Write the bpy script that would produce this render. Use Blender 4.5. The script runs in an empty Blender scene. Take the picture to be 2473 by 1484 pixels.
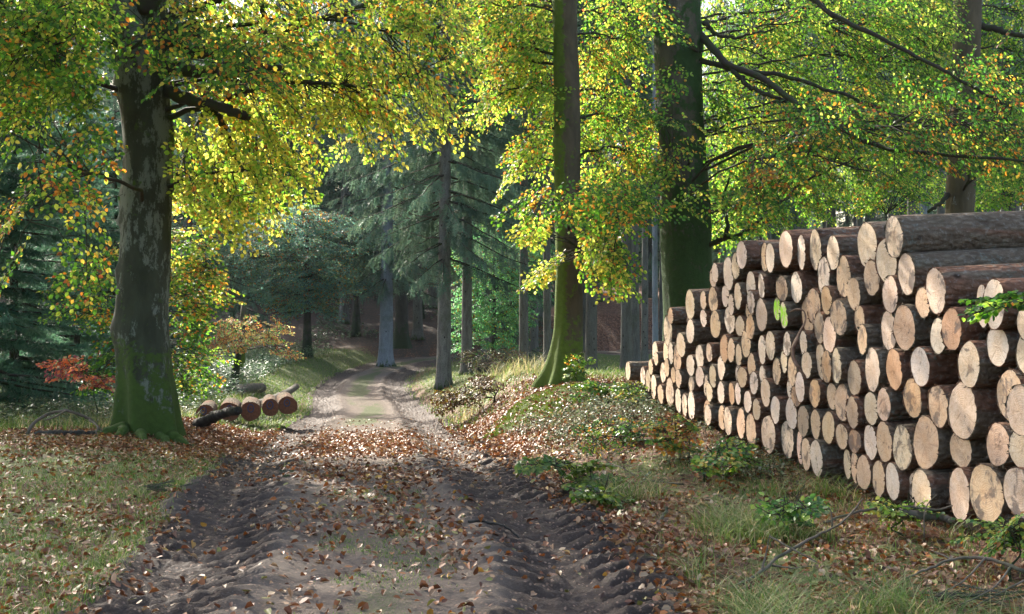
import bpy, math, random
import numpy as np
from mathutils import Vector, Matrix, Quaternion

RNG = np.random.default_rng(7)
random.seed(7)
scene = bpy.context.scene
COL = scene.collection
F_PX, CX, CY, EYE = 3435.0, 1236.5, 742.0, 1.6
R = math.radians


def at(X, Y, d):
    """a point seen at (X, Y) in the 2473 px wide photograph, d metres in front of the camera"""
    X, Y, d = np.asarray(X, float), np.asarray(Y, float), np.asarray(d, float)
    return np.stack([(X - CX) / F_PX * d, d + 0 * X, EYE - (Y - CY) / F_PX * d], -1)


# ------------------------------------------------------------------ noise
def _h(ix, iy, iz, seed):
    n = (ix.astype(np.int64) * 374761393 + iy.astype(np.int64) * 668265263 + iz.astype(np.int64) * 2147483647 + seed * 974711) & 0xFFFFFFFF
    n = ((n ^ (n >> 13)) * 1274126177) & 0xFFFFFFFF
    n = ((n ^ (n >> 16)) * 2246822519) & 0xFFFFFFFF
    return ((n ^ (n >> 15)) & 0xFFFFFF) / float(0xFFFFFF)


def vn(x, y, seed=0):
    x, y = np.asarray(x, float), np.asarray(y, float)
    ix, iy = np.floor(x), np.floor(y)
    fx, fy = x - ix, y - iy
    fx, fy = fx * fx * (3 - 2 * fx), fy * fy * (3 - 2 * fy)
    z = np.zeros_like(ix)
    a, b = _h(ix, iy, z, seed), _h(ix + 1, iy, z, seed)
    c, d = _h(ix, iy + 1, z, seed), _h(ix + 1, iy + 1, z, seed)
    return (a * (1 - fx) + b * fx) * (1 - fy) + (c * (1 - fx) + d * fx) * fy * 1.0


def fbm(x, y, seed=0, octv=4):
    s, a, t = 0, 1.0, 0
    for k in range(octv):
        s = s + a * vn(x * 2 ** k, y * 2 ** k, seed + k * 17)
        t += a
        a *= .5
    return s / t


def sst(x, a, b):
    t = np.clip((np.asarray(x, float) - a) / (b - a), 0, 1)
    return t * t * (3 - 2 * t)


# ------------------------------------------------------------------ the lie of the land
ROADP = np.array([(-.6, -25), (-.6, 0), (-.68, 7.4), (-.9, 10), (-1.17, 12), (-1.78, 17.5), (-2.5, 24.4), (-3.7, 37), (-4.7, 44.5), (-5.4, 52), (-5.55, 58),
                  (-5.1, 62.5), (-4.3, 65.2), (-3.2, 67.2), (-1.0, 69.5), (3, 72), (12, 75), (40, 82)])
_u = np.concatenate([[0], np.cumsum(np.hypot(*np.diff(ROADP, axis=0).T))])


def _cr(p, t):
    n = len(p)
    i = np.clip(np.searchsorted(_u, t, side='right') - 1, 0, n - 2)
    h = _u[i + 1] - _u[i]
    s = ((t - _u[i]) / h)[:, None]
    m = np.zeros_like(p)
    m[1:-1] = (p[2:] - p[:-2]) / (_u[2:] - _u[:-2])[:, None]
    m[0] = (p[1] - p[0]) / (_u[1] - _u[0])
    m[-1] = (p[-1] - p[-2]) / (_u[-1] - _u[-2])
    h = h[:, None]
    return ((2 * s ** 3 - 3 * s ** 2 + 1) * p[i] + (s ** 3 - 2 * s ** 2 + s) * h * m[i] + (-2 * s ** 3 + 3 * s ** 2) * p[i + 1] + (s ** 3 - s ** 2) * h * m[i + 1])


RT = np.linspace(0, _u[-1], 400)
RC = _cr(ROADP, RT)
_tan = np.gradient(RC, RT, axis=0)
_tan /= np.linalg.norm(_tan, axis=1)[:, None]


def road_lat(x, y):
    """signed distance to the road's centre line, right positive, and the length along it"""
    x, y = np.asarray(x, float), np.asarray(y, float)
    shp = x.shape
    x, y = x.ravel(), y.ravel()
    out, al = np.empty(x.size), np.empty(x.size)
    for k in range(0, x.size, 20000):
        dx = x[k:k + 20000, None] - RC[None, :, 0]
        dy = y[k:k + 20000, None] - RC[None, :, 1]
        i = np.argmin(dx * dx + dy * dy, 1)
        r = np.arange(len(i))
        ex, ey = dx[r, i], dy[r, i]
        out[k:k + 20000] = ex * _tan[i, 1] - ey * _tan[i, 0]
        al[k:k + 20000] = RT[i] + ex * _tan[i, 0] + ey * _tan[i, 1]
        far = np.hypot(ex, ey) > np.abs(out[k:k + 20000]) + 1
        out[k:k + 20000][far] = np.hypot(ex, ey)[far] * np.sign(out[k:k + 20000][far])
    return out.reshape(shp), al.reshape(shp)


ZR = np.array([(-60, 0), (7, 0), (12, .03), (17.5, -.2), (24.4, -.57), (37, -1.15), (52, -1.25), (60, -1.1), (66, -.85), (75, -.7), (95, -.3), (140, .2), (400, 3)])
ZB = np.array([(-60, 0), (8, .02), (12, .05), (13, .09), (15, .18), (17, .28), (18, .3), (20, .22), (24, .34), (30, .2), (42, -.5), (52, -.85), (62, -.9), (72, -.7), (82, .2), (120, 1.2), (400, 5)])
ZL = np.array([(-60, 0), (10, .03), (17, .0), (19, -.06), (26, -.42), (40, -.62), (52, -.75), (60, -.62), (66, -.42), (74, .7), (85, 2.3), (110, 4.2), (150, 6), (400, 10)])


def G0(x, y):
    """ground without the road cut"""
    x, y = np.asarray(x, float), np.asarray(y, float)
    lat, al = road_lat(x, y)
    ip = lambda T: np.interp(y, T[:, 0], T[:, 1])
    zr = np.interp(np.interp(al, RT, RC[:, 1]), ZR[:, 0], ZR[:, 1])
    zb, zl = ip(ZB), ip(ZL)
    hill = sst(-x, -6, 3) * sst(y, 62, 70)
    zb = zb * (1 - hill) + zl * hill
    k = np.where(lat > 0, sst(lat, 1.35, 3.3), 0)
    k2 = np.where(lat < 0, sst(-lat, 1.5, 3.2), 0)
    left = sst(-x, -2, 6) * sst(-x, 4, 9) * sst(y, 30, 45) * 0
    z = zr * (1 - k - k2) + zb * k + zl * k2 + left
    am = sst(np.abs(lat), 1.5, 2.6)
    z = z + am * ((fbm(x * .35, y * .35, 3) - .5) * .22 * sst(np.hypot(x, y - 5), 4, 25) + (fbm(x * 1.6, y * 1.6, 5, 3) - .5) * .07)
    # the mossy mound at the roadside bank
    for (mx, my, mr, mh) in ((.2, 21.0, .5, .30), (.62, 19.9, .45, .22), (.95, 21.4, .5, .18), (-.1, 20.1, .25, .12)):
        z = z + mh * np.exp(-(((x - mx) / mr) ** 2 + ((y - my) / (mr * 1.3)) ** 2))
    return z


# the ruts of the forwarder: heights across the road
def road_prof(v, a):
    """height of the mud over the roadbed at lateral v, length a; and how wet it is"""
    w = (fbm(a * .25, 0 * a, 11, 3) - .5) * .25
    c1, c2 = -1.2 + w, 1.17 + w * .8
    r1 = np.exp(-np.abs((v - c1) / .36) ** 3)
    r2 = np.exp(-np.abs((v - c2) / .44) ** 3)
    z = -.055 * r1 - .06 * r2
    z += .055 * np.exp(-((v - c1 - .48) / .14) ** 2) * (.4 + fbm(a * 2, v * 2, 31, 3)) + .05 * np.exp(-((v - c1 + .48) / .14) ** 2) * (.4 + fbm(a * 2, v * 2, 32, 3))
    z += .045 * np.exp(-((v - c2 + .55) / .13) ** 2) * (.4 + fbm(a * 2, v * 2, 33, 3))
    z += .012 * np.exp(-(v / .6) ** 2)
    # tyre lugs
    ph = a / .30
    e2 = (v - c2)
    lug = np.sin(2 * np.pi * (ph - np.where(e2 > 0, 1.5 * e2, -.35 * e2) + fbm(a * 1.1, v * .8, 9, 2) * .45))
    lug = np.clip(lug * 2.2, -1, 1)
    keep = .25 + .75 * sst(fbm(a * .8, v * 1.2, 8, 3), .33, .5)
    side2 = np.where(e2 > 0, np.exp(-np.abs((e2 - .34) / .27) ** 4), .75 * np.exp(-np.abs((e2 + .36) / .24) ** 4))
    z += .046 * lug * keep * side2 * (.75 + .5 * fbm(a * 5, v * 5, 28, 2))
    e1 = (v - c1)
    lug1 = np.sin(2 * np.pi * (ph * 1.02 + .3 - np.abs(e1) * .8 + fbm(a * 1.2, v * .8, 19, 2) * .45))
    lug1 = np.clip(lug1 * 1.8, -1, 1)
    side1 = np.exp(-np.abs((np.abs(e1) - .28) / .22) ** 4)
    z += .036 * lug1 * (.2 + .8 * sst(fbm(a * .9, v * 1.1, 18, 3), .36, .55)) * side1
    mud = np.clip(r1 + r2, 0, 1)
    # clods
    cl = fbm(a * 7, v * 7, 21, 4)
    z += (cl - .5) * (.014 + .026 * sst(np.clip(np.exp(-np.abs((v - c1) / .62) ** 4) + np.exp(-np.abs((v - c2) / .68) ** 4), 0, 1), .1, .9))
    z += (fbm(a * .9, v * 1.5, 22, 3) - .5) * .02
    rg_ = np.abs(fbm(a * 11, v * 11, 24, 3) - .5)
    z += (.12 - rg_) * .05 * sst(mud, .05, .6)
    z += (fbm(a * 26, v * 26, 25, 2) - .5) * (.018 + .034 * sst(mud, .05, .6))
    wide = np.clip(np.exp(-np.abs((v - c1) / .5) ** 4) + np.exp(-np.abs((v - c2) / .58) ** 4), 0, 1)
    return z, wide


def G(x, y):
    """what the eye sees as ground: the soil, or the mud of the road"""
    x, y = np.asarray(x, float), np.asarray(y, float)
    lat, al = road_lat(x, y)
    z = G0(x, y)
    p, _ = road_prof(lat, al)
    k = 1 - sst(np.abs(lat), 1.55, 1.9)
    return z + k * p + .02 * (np.abs(lat) < 1.55)


def g1(x, y):
    return float(G(np.array([x]), np.array([y]))[0])


# ------------------------------------------------------------------ meshes
def link(o):
    COL.objects.link(o)
    return o


def npmesh(name, V, quads=None, tris=None, col=None, mats=(), parent=None, smooth=False, attrs=None, midx=None):
    """one mesh object from numpy arrays"""
    V = np.asarray(V, np.float32)
    q = np.zeros((0, 4), np.int32) if quads is None or not len(quads) else np.asarray(quads, np.int32)
    t = np.zeros((0, 3), np.int32) if tris is None or not len(tris) else np.asarray(tris, np.int32)
    me = bpy.data.meshes.new(name)
    me.vertices.add(len(V))
    me.vertices.foreach_set('co', V.ravel())
    me.loops.add(q.size + t.size)
    me.loops.foreach_set('vertex_index', np.concatenate([q.ravel(), t.ravel()]))
    me.polygons.add(len(q) + len(t))
    st = np.concatenate([np.arange(len(q)) * 4, q.size + np.arange(len(t)) * 3]).astype(np.int32)
    me.polygons.foreach_set('loop_start', st)
    if smooth:
        me.polygons.foreach_set('use_smooth', np.ones(len(q) + len(t), bool))
    if midx is not None:
        me.polygons.foreach_set('material_index', np.asarray(midx, np.int32))
    me.update(calc_edges=True)
    if col is not None:
        c = np.ones((len(V), 4), np.float32)
        c[:, :3] = col
        a = me.color_attributes.new('col', 'FLOAT_COLOR', 'POINT')
        a.data.foreach_set('color', c.ravel())
    for k, val in (attrs or {}).items():
        a = me.attributes.new(k, 'FLOAT', 'POINT')
        a.data.foreach_set('value', np.asarray(val, np.float32))
    for m in mats:
        me.materials.append(m)
    o = link(bpy.data.objects.new(name, me))
    if parent is not None:
        o.parent = parent
    return o


def tag(o, label=None, cat=None, group=None, kind=None):
    if label: o['label'] = label
    if cat: o['category'] = cat
    if group: o['group'] = group
    if kind: o['kind'] = kind
    return o


def empty(name, loc, label, cat, group=None):
    o = link(bpy.data.objects.new(name, None))
    o.location = loc
    o.empty_display_size = .2
    return tag(o, label, cat, group)


def nrm(a):
    return a / (np.linalg.norm(a, axis=-1, keepdims=True) + 1e-12)


class MB:
    """gathers shapes for one mesh"""

    def __init__(s):
        s.V, s.Q, s.T, s.C, s.n = [], [], [], [], 0

    def add(s, V, Q=None, T=None, C=None):
        V = np.asarray(V, float).reshape(-1, 3)
        s.V.append(V)
        if Q is not None and len(Q): s.Q.append(np.asarray(Q) + s.n)
        if T is not None and len(T): s.T.append(np.asarray(T) + s.n)
        if C is None: C = np.full((len(V), 3), .5)
        C = np.asarray(C, float)
        if C.ndim == 1: C = np.tile(C, (len(V), 1))
        s.C.append(C)
        s.n += len(V)

    def segs(s, A, B, ra, rb, sides=4, C=None):
        """many straight tapered twigs at once"""
        A, B = np.asarray(A, float).reshape(-1, 3), np.asarray(B, float).reshape(-1, 3)
        n = len(A)
        if not n: return
        ra = np.broadcast_to(np.asarray(ra, float), (n,))
        rb = np.broadcast_to(np.asarray(rb, float), (n,))
        d = nrm(B - A)
        ref = np.where(np.abs(d[:, 2:3]) < .9, np.array([[0, 0, 1.]]), np.array([[1., 0, 0]]))
        u = nrm(np.cross(d, ref))
        w = np.cross(d, u)
        th = np.arange(sides) * 2 * np.pi / sides
        ring = np.cos(th)[None, :, None] * u[:, None] + np.sin(th)[None, :, None] * w[:, None]
        V = np.concatenate([A[:, None] + ring * ra[:, None, None], B[:, None] + ring * rb[:, None, None]], 1)
        i = np.arange(sides)
        j = (i + 1) % sides
        q = np.stack([i, j, j + sides, i + sides], 1)
        Q = (q[None] + (np.arange(n) * 2 * sides)[:, None, None]).reshape(-1, 4)
        s.add(V.reshape(-1, 3), Q, C=C)

    def tube(s, P, rad, sides=12, rfun=None, C=None, cap=True):
        """a round bar along a polyline; rfun(theta, k) scales the radius"""
        P = np.asarray(P, float)
        n = len(P)
        rad = np.broadcast_to(np.asarray(rad, float), (n,))
        d = nrm(np.gradient(P, axis=0))
        ref = np.array([1., 0, 0]) if abs(d[0, 0]) < .8 else np.array([0, 0, 1.])
        u = nrm(ref - d[0] * (ref @ d[0]))
        th = np.arange(sides) * 2 * np.pi / sides
        V = []
        for k in range(n):
            u = nrm(u - d[k] * (u @ d[k]))
            w = np.cross(d[k], u)
            r = rad[k] * (rfun(th, k) if rfun is not None else 1.0)
            r = np.broadcast_to(r, th.shape)
            V.append(P[k] + (np.cos(th) * r)[:, None] * u + (np.sin(th) * r)[:, None] * w)
        V = np.concatenate(V)
        i = np.arange(sides)
        j = (i + 1) % sides
        Q = np.concatenate([np.stack([i, j, j + sides, i + sides], 1) + k * sides for k in range(n - 1)])
        T = None
        if cap:
            V = np.concatenate([V, P[:1], P[-1:]])
            a, b, m = n * sides, n * sides + 1, (n - 1) * sides
            T = np.concatenate([np.stack([j, i, np.full(sides, a)], 1), np.stack([i + m, j + m, np.full(sides, b)], 1)])
        s.add(V, Q, T, C)

    def build(s, name, mat, parent=None, smooth=True, col=True):
        return npmesh(name, np.concatenate(s.V), np.concatenate(s.Q) if s.Q else None, np.concatenate(s.T) if s.T else None,
                      np.concatenate(s.C) if col else None, [mat] if not isinstance(mat, (list, tuple)) else mat, parent, smooth)


def spline(P, n):
    """a smooth curve through the points"""
    P = np.asarray(P, float)
    m = len(P)
    t = np.linspace(0, m - 1, n)
    i = np.clip(t.astype(int), 0, m - 2)
    s = (t - i)[:, None]
    Pm = np.concatenate([2 * P[:1] - P[1:2], P, 2 * P[-1:] - P[-2:-1]])
    a, b, c, d = Pm[i], Pm[i + 1], Pm[i + 2], Pm[i + 3]
    return .5 * (2 * b + (c - a) * s + (2 * a - 5 * b + 4 * c - d) * s ** 2 + (3 * b - a - 3 * c + d) * s ** 3)


# ------------------------------------------------------------------ materials
def newmat(name):
    m = bpy.data.materials.new(name)
    m.use_nodes = True
    nt = m.node_tree
    nt.nodes.clear()
    return m, nt


class NT:
    """short hand for node trees"""

    def __init__(s, nt):
        s.nt = nt

    def n(s, typ, ins=None, **kw):
        nd = s.nt.nodes.new(typ)
        for k, v in kw.items(): setattr(nd, k, v)
        for k, v in (ins or {}).items():
            sk = nd.inputs[k]
            if isinstance(v, bpy.types.NodeSocket): s.nt.links.new(v, sk)
            elif v is not None: sk.default_value = v
        return nd

    def noise(s, vec, scale, detail=4, rough=.55, dist=0):
        return s.n('ShaderNodeTexNoise', {'Vector': vec, 'Scale': scale, 'Detail': detail, 'Roughness': rough, 'Distortion': dist}).outputs['Fac']

    def ramp(s, fac, pts):
        nd = s.n('ShaderNodeValToRGB', {'Fac': fac})
        cr = nd.color_ramp
        while len(cr.elements) < len(pts): cr.elements.new(.5)
        for e, (p, c) in zip(cr.elements, pts):
            e.position = p
            e.color = (*c, 1) if len(c) == 3 else c
        return nd.outputs['Color']

    def mr(s, v, a, b, c=0., d=1.):
        return s.n('ShaderNodeMapRange', {'Value': v, 'From Min': a, 'From Max': b, 'To Min': c, 'To Max': d}).outputs['Result']

    def mix(s, f, a, b, mode='MIX'):
        nd = s.n('ShaderNodeMix', data_type='RGBA', blend_type=mode)
        for k, v in ((0, f), (6, a), (7, b)):
            if isinstance(v, bpy.types.NodeSocket): s.nt.links.new(v, nd.inputs[k])
            else: nd.inputs[k].default_value = v if k == 0 else ((*v, 1) if len(v) == 3 else v)
        return nd.outputs[2]

    def math(s, op, a, b=0.):
        return s.n('ShaderNodeMath', {0: a, 1: b}, operation=op).outputs[0]

    def attr(s, name):
        return s.n('ShaderNodeAttribute', attribute_name=name)

    def bsdf(s, col, rough=.8, spec=.3, bump=None, bstr=.5, bdist=.02):
        ins = {'Base Color': col, 'Roughness': rough, 'Specular IOR Level': spec}
        if bump is not None:
            ins['Normal'] = s.n('ShaderNodeBump', {'Height': bump, 'Strength': bstr, 'Distance': bdist}).outputs[0]
        if not isinstance(col, bpy.types.NodeSocket): ins['Base Color'] = (*col, 1)
        return s.n('ShaderNodeBsdfPrincipled', ins).outputs[0]

    def out(s, sh):
        s.n('ShaderNodeOutputMaterial', {'Surface': sh})

    def obj(s):
        return s.n('ShaderNodeTexCoord').outputs['Object']

    def scl(s, v, sc):
        return s.n('ShaderNodeVectorMath', {0: v, 1: sc}, operation='MULTIPLY').outputs[0]


def leaf_mat(name, trans=.55, rough=.42, spec=.35, gam=1.6):
    m, nt = newmat(name)
    N = NT(nt)
    c = N.attr('col').outputs['Color']
    g = N.n('ShaderNodeHueSaturation', {'Color': c, 'Saturation': 1.0, 'Value': gam}).outputs[0]
    a = N.bsdf(c, rough, spec)
    b = N.n('ShaderNodeBsdfTranslucent', {'Color': g}).outputs[0]
    N.out(N.n('ShaderNodeMixShader', {0: trans, 1: a, 2: b}).outputs[0])
    return m


M = {}
M['leaf'] = leaf_mat('beech_leaf', .66, .42, .35, 2.2)
M['litter'] = leaf_mat('fallen_leaf', .12, .5, .3, 1.3)
M['blade'] = leaf_mat('grass_blade', .4, .5, .25, 1.4)
M['herb'] = leaf_mat('herb_leaf', .35, .38, .45, 1.5)
M['needle'] = leaf_mat('spruce_needle', .35, .55, .2, 1.3)


def bark_beech(name, base, light, moss, moss_h, moss_amt, lich=.55, z0=0.0):
    """smooth grey bark with lichen patches; moss climbing from the foot; the attribute 'moss' adds more"""
    m, nt = newmat(name)
    N = NT(nt)
    co = N.obj()
    n1 = N.noise(co, 3.2, 6, .6, .4)
    n2 = N.noise(co, 14, 5, .65)
    n3 = N.noise(N.scl(co, (1, 1, .35)), 7, 5, .6, .3)
    c = N.mix(N.mr(n3, .35, .7), base, tuple(min(1, k * 1.7) for k in base))
    nl = N.noise(N.scl(co, (1, 1, .45)), 6.5, 9, .78)
    big = N.noise(N.scl(co, (1, 1, .5)), 1.4, 2)
    lm = N.mr(N.math('ADD', nl, N.mr(big, .3, .7, -.12, .10)), lich + .03, lich + .075, 0., .85)
    c = N.mix(lm, c, light)
    z = N.n('ShaderNodeSeparateXYZ', {0: co}).outputs[2]
    mh = N.math('ADD', N.mr(z, z0, moss_h, 1.0, moss_amt), N.mr(n1, .3, .7, -.38, .3))
    mm = N.math('ADD', mh, N.attr('moss').outputs['Fac'])
    mm = N.mr(N.math('ADD', mm, N.mr(n2, .3, .7, -.25, .25)), .42, .62)
    mc = N.mix(n2, tuple(k * .55 for k in moss), tuple(k * 1.5 for k in moss))
    c = N.mix(mm, c, mc)
    h = N.math('ADD', N.math('MULTIPLY', n3, .6), N.math('MULTIPLY', n2, .5))
    h = N.math('ADD', h, N.math('MULTIPLY', N.noise(co, 90, 3), N.math('MULTIPLY', mm, .5)))
    N.out(N.bsdf(c, .88, .2, h, .8, .03))
    return m


M['bark_left'] = bark_beech('bark_lichen', (.028, .032, .019), (.14, .156, .125), (.042, .072, .012), 1.5, .20, .465)
M['bark_mid'] = bark_beech('bark_mossy', (.062, .05, .03), (.16, .15, .11), (.075, .115, .015), 1.2, .27, .6)
M['bark_big'] = bark_beech('bark_green', (.05, .045, .028), (.13, .13, .11), (.024, .052, .012), 5., .50, .58)
M['bark_right'] = bark_beech('bark_brown', (.065, .052, .03), (.2, .2, .18), (.04, .045, .012), 2.5, .15, .62)
M['bark_dark'] = bark_beech('bark_shaded', (.035, .032, .026), (.08, .085, .08), (.022, .036, .014), 2., .14, .62)


def bark_spruce(name, a, b):
    m, nt = newmat(name)
    N = NT(nt)
    co = N.obj()
    rnd = N.n('ShaderNodeObjectInfo').outputs['Random']
    n1 = N.noise(N.scl(co, (1, 1, .3)), 9, 6, .65, .5)
    n2 = N.noise(co, 26, 4, .6)
    c = N.mix(N.mr(n1, .35, .68), a, b)
    c = N.mix(N.mr(n2, .5, .75), c, tuple(k * .6 for k in a))
    c = N.mix(N.mr(N.noise(co, 1.1, 4, .6), .5, .72), c, (.06, .075, .035))
    vo = N.n('ShaderNodeTexVoronoi', {'Vector': N.scl(co, (1, 1, .8)), 'Scale': 4.2}).outputs['Distance']
    c = N.mix(N.mr(vo, .10, .16, 1., 0.), c, (.022, .018, .015))
    c = N.mix(N.math('MULTIPLY', rnd, .45), c, tuple(k * .55 for k in a))
    z = N.n('ShaderNodeSeparateXYZ', {0: co}).outputs[2]
    mm = N.math('ADD', N.mr(z, 0., .9, .55, -.2), N.mr(n1, .3, .7, -.3, .3))
    c = N.mix(N.mr(mm, .4, .6), c, (.04, .065, .015))
    N.out(N.bsdf(c, .9, .2, N.math('ADD', n1, N.math('MULTIPLY', n2, .5)), .7, .03))
    return m


M['spruce_bark'] = bark_spruce('spruce_bark', (.10, .09, .075), (.19, .18, .155))
M['spruce_bark_pale'] = bark_spruce('spruce_bark_pale', (.20, .22, .245), (.31, .335, .37))


def branch_mat(name, a, moss):
    m, nt = newmat(name)
    N = NT(nt)
    co = N.obj()
    n1 = N.noise(co, 6, 5, .6)
    c = N.mix(N.mr(n1, .45, .62), a, moss)
    N.out(N.bsdf(c, .85, .2, N.noise(co, 30, 4), .5, .01))
    return m


M['branch'] = branch_mat('branch_bark', (.035, .028, .02), (.03, .042, .012))
M['dead_branch'] = branch_mat('dead_wood', (.12, .095, .07), (.06, .06, .035))
M['black_wood'] = branch_mat('rotten_wood', (.02, .017, .014), (.05, .045, .036))


def bark_log():
    m, nt = newmat('log_bark')
    N = NT(nt)
    co = N.obj()
    rnd = N.n('ShaderNodeObjectInfo').outputs['Random']
    off = N.n('ShaderNodeCombineXYZ', {0: N.math('MULTIPLY', rnd, 37.), 1: N.math('MULTIPLY', rnd, 11.)}).outputs[0]
    p = N.n('ShaderNodeVectorMath', {0: co, 1: off}, operation='ADD').outputs[0]
    st = N.scl(p, (.35, 1, 1))
    n1 = N.noise(st, 9, 6, .65, .6)
    n2 = N.noise(p, 30, 5, .65)
    n3 = N.noise(N.scl(p, (.18, 1, 1)), 4, 5, .6, .8)
    red = N.mix(n2, (.13, .06, .035), (.31, .155, .095))
    gry = N.mix(n2, (.11, .08, .054), (.24, .195, .14))
    c = N.mix(N.mr(N.math('ADD', n3, N.mr(rnd, 0, 1, -.14, .14)), .42, .56), red, gry)
    c = N.mix(N.mr(n1, .3, .5, .6, 0.), c, (.035, .021, .014))
    # lichen and algae
    c = N.mix(N.math('MULTIPLY', N.mr(N.noise(p, 2.3, 4), .5, .66), N.mr(n2, .48, .6)), c, (.13, .16, .13))
    c = N.mix(N.math('MULTIPLY', N.mr(N.noise(p, 1.7, 3), .5, .7), .5), c, (.045, .055, .03))
    # harvester spike marks: rows of short dark slits
    sp = N.n('ShaderNodeTexBrick', {'Vector': N.scl(p, (1, 1, 1)), 'Scale': 9., 'Mortar Size': .01})
    kv = N.n('ShaderNodeTexVoronoi', {'Vector': N.scl(p, (.8, 1, 1)), 'Scale': 3.1}).outputs['Distance']
    c = N.mix(N.mr(kv, .07, .11, .9, 0.), c, (.02, .014, .010))
    pl = N.n('ShaderNodeTexVoronoi', {'Vector': N.scl(p, (.5, 1, 1)), 'Scale': 24.})
    c = N.mix(N.mr(pl.outputs['Distance'], .2, .5, 0., .4), c, (.045, .027, .018))
    c = N.mix(N.math('MULTIPLY', N.mr(n2, .55, .7), .6), c, (.24, .22, .19))
    # bare orange strips where the bark has gone
    c = N.mix(N.mr(N.noise(N.scl(p, (.12, 1, 1)), 3.1, 3, .5), .70, .73), c, (.30, .14, .065))
    h = N.math('ADD', N.math('MULTIPLY', n1, 1.), N.math('MULTIPLY', n2, .6))
    h = N.math('SUBTRACT', h, N.math('MULTIPLY', pl.outputs['Distance'], .8))
    N.out(N.bsdf(c, .95, .08, h, 1., .035))
    return m


M['log_bark'] = bark_log()


def cut_mat(name, paint=None):
    """sawn spruce: year rings, saw marks, dark blue stain and sap; its tone comes from the object's own colour"""
    m, nt = newmat(name)
    N = NT(nt)
    oi = N.n('ShaderNodeObjectInfo')
    co, rnd = N.obj(), oi.outputs['Random']
    off = N.n('ShaderNodeCombineXYZ', {1: N.math('MULTIPLY', rnd, 57.), 2: N.math('MULTIPLY', rnd, 23.)}).outputs[0]
    p = N.n('ShaderNodeVectorMath', {0: co, 1: off}, operation='ADD').outputs[0]
    sx = N.n('ShaderNodeSeparateXYZ', {0: co})
    y, z = sx.outputs[1], sx.outputs[2]
    rad = N.math('POWER', N.math('ADD', N.math('MULTIPLY', y, y), N.math('MULTIPLY', z, z)), .5)
    rr = N.math('ADD', rad, N.math('MULTIPLY', N.noise(p, 9, 3), .035))
    ring = N.math('SINE', N.math('MULTIPLY', rr, 430.))
    n2 = N.noise(p, 75, 4, .7)
    n1 = N.noise(p, 8, 4, .6)
    saw = N.noise(N.scl(p, (1, .25, 1)), 60, 3, .6)
    base = oi.outputs['Color']
    c = N.mix(N.mr(ring, -1, 1, 0., .42), base, N.mix(1., base, (.80, .62, .45), 'MULTIPLY'))
    c = N.mix(N.mr(n1, .38, .66, 0., .55), c, N.mix(1., base, (.95, .74, .52), 'MULTIPLY'))
    c = N.mix(N.mr(n2, .42, .66, 0., .45), c, N.mix(1., base, (1.22, 1.22, 1.2), 'MULTIPLY'))
    c = N.mix(N.mr(saw, .5, .7, 0., .35), c, N.mix(1., base, (.62, .5, .4), 'MULTIPLY'))
    # grey-blue stain, more on some logs
    amt = N.mr(N.math('FRACT', N.math('MULTIPLY', rnd, 13.7)), 0, 1, .69, .47)
    st = N.math('MULTIPLY', N.mr(N.noise(p, 7, 5, .65, .5), amt, N.math('ADD', amt, .08)), .8)
    c = N.mix(st, c, (.10, .085, .08))
    ang = N.math('ARCTAN2', y, z)
    cv = N.n('ShaderNodeCombineXYZ', {0: N.math('MULTIPLY', ang, 5.), 1: N.math('MULTIPLY', rad, 2.), 2: N.math('MULTIPLY', rnd, 91.)}).outputs[0]
    ck = N.math('MULTIPLY', N.mr(N.noise(cv, 1.6, 2, .5), .64, .67), N.mr(rad, .03, .12, 1., .35))
    c = N.mix(N.math('MULTIPLY', ck, .7), c, (.15, .09, .06))
    hw = N.mr(N.math('ADD', rad, N.math('MULTIPLY', n1, .06)), .06, .12, .35, 0.)
    c = N.mix(N.math('MULTIPLY', hw, N.math('FRACT', N.math('MULTIPLY', rnd, 7.3))), c, N.mix(1., base, (.85, .62, .42), 'MULTIPLY'))
    gr = N.noise(p, 34, 3, .75)
    c = N.mix(N.mr(gr, .5, .68, 0., .5), c, N.mix(1., base, (.66, .52, .42), 'MULTIPLY'))
    # dark rim where the bark begins
    c = N.mix(N.mr(N.noise(p, 150, 2), .66, .72, 0., .5), c, (.16, .09, .05))
    if paint:
        k = N.math('MULTIPLY', N.mr(N.noise(N.scl(co, (1, 1, .7)), 22, 4, .7), .40, .52), N.mr(N.math('ABSOLUTE', N.math('ADD', z, .0)), .085, .11, 1., 0.))
        c = N.mix(k, c, paint)
    h = N.math('ADD', N.math('MULTIPLY', n2, .8), N.math('ADD', N.math('MULTIPLY', ring, .12), N.math('MULTIPLY', saw, .6)))
    N.out(N.bsdf(c, .9, .15, h, .5, .006))
    return m


M['cut'] = cut_mat('sawn_wood')
M['cut_paint'] = cut_mat('sawn_wood_painted', (.30, .62, .03))


def plain(name, a, b, sc=20, rough=.85, spec=.2):
    m, nt = newmat(name)
    N = NT(nt)
    co = N.obj()
    n = N.noise(co, sc, 5, .6)
    N.out(N.bsdf(N.mix(N.mr(n, .3, .7), a, b), rough, spec, n, .5, .01))
    return m


M['blue'] = plain('blue_paint', (.03, .045, .10), (.05, .07, .15), 60, .7)
M['strip'] = plain('peeled_bark', (.06, .03, .018), (.30, .2, .14), 9)
M['red_cut'] = plain('old_cut_wood', (.10, .04, .022), (.19, .08, .048), 30, .8)


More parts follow.
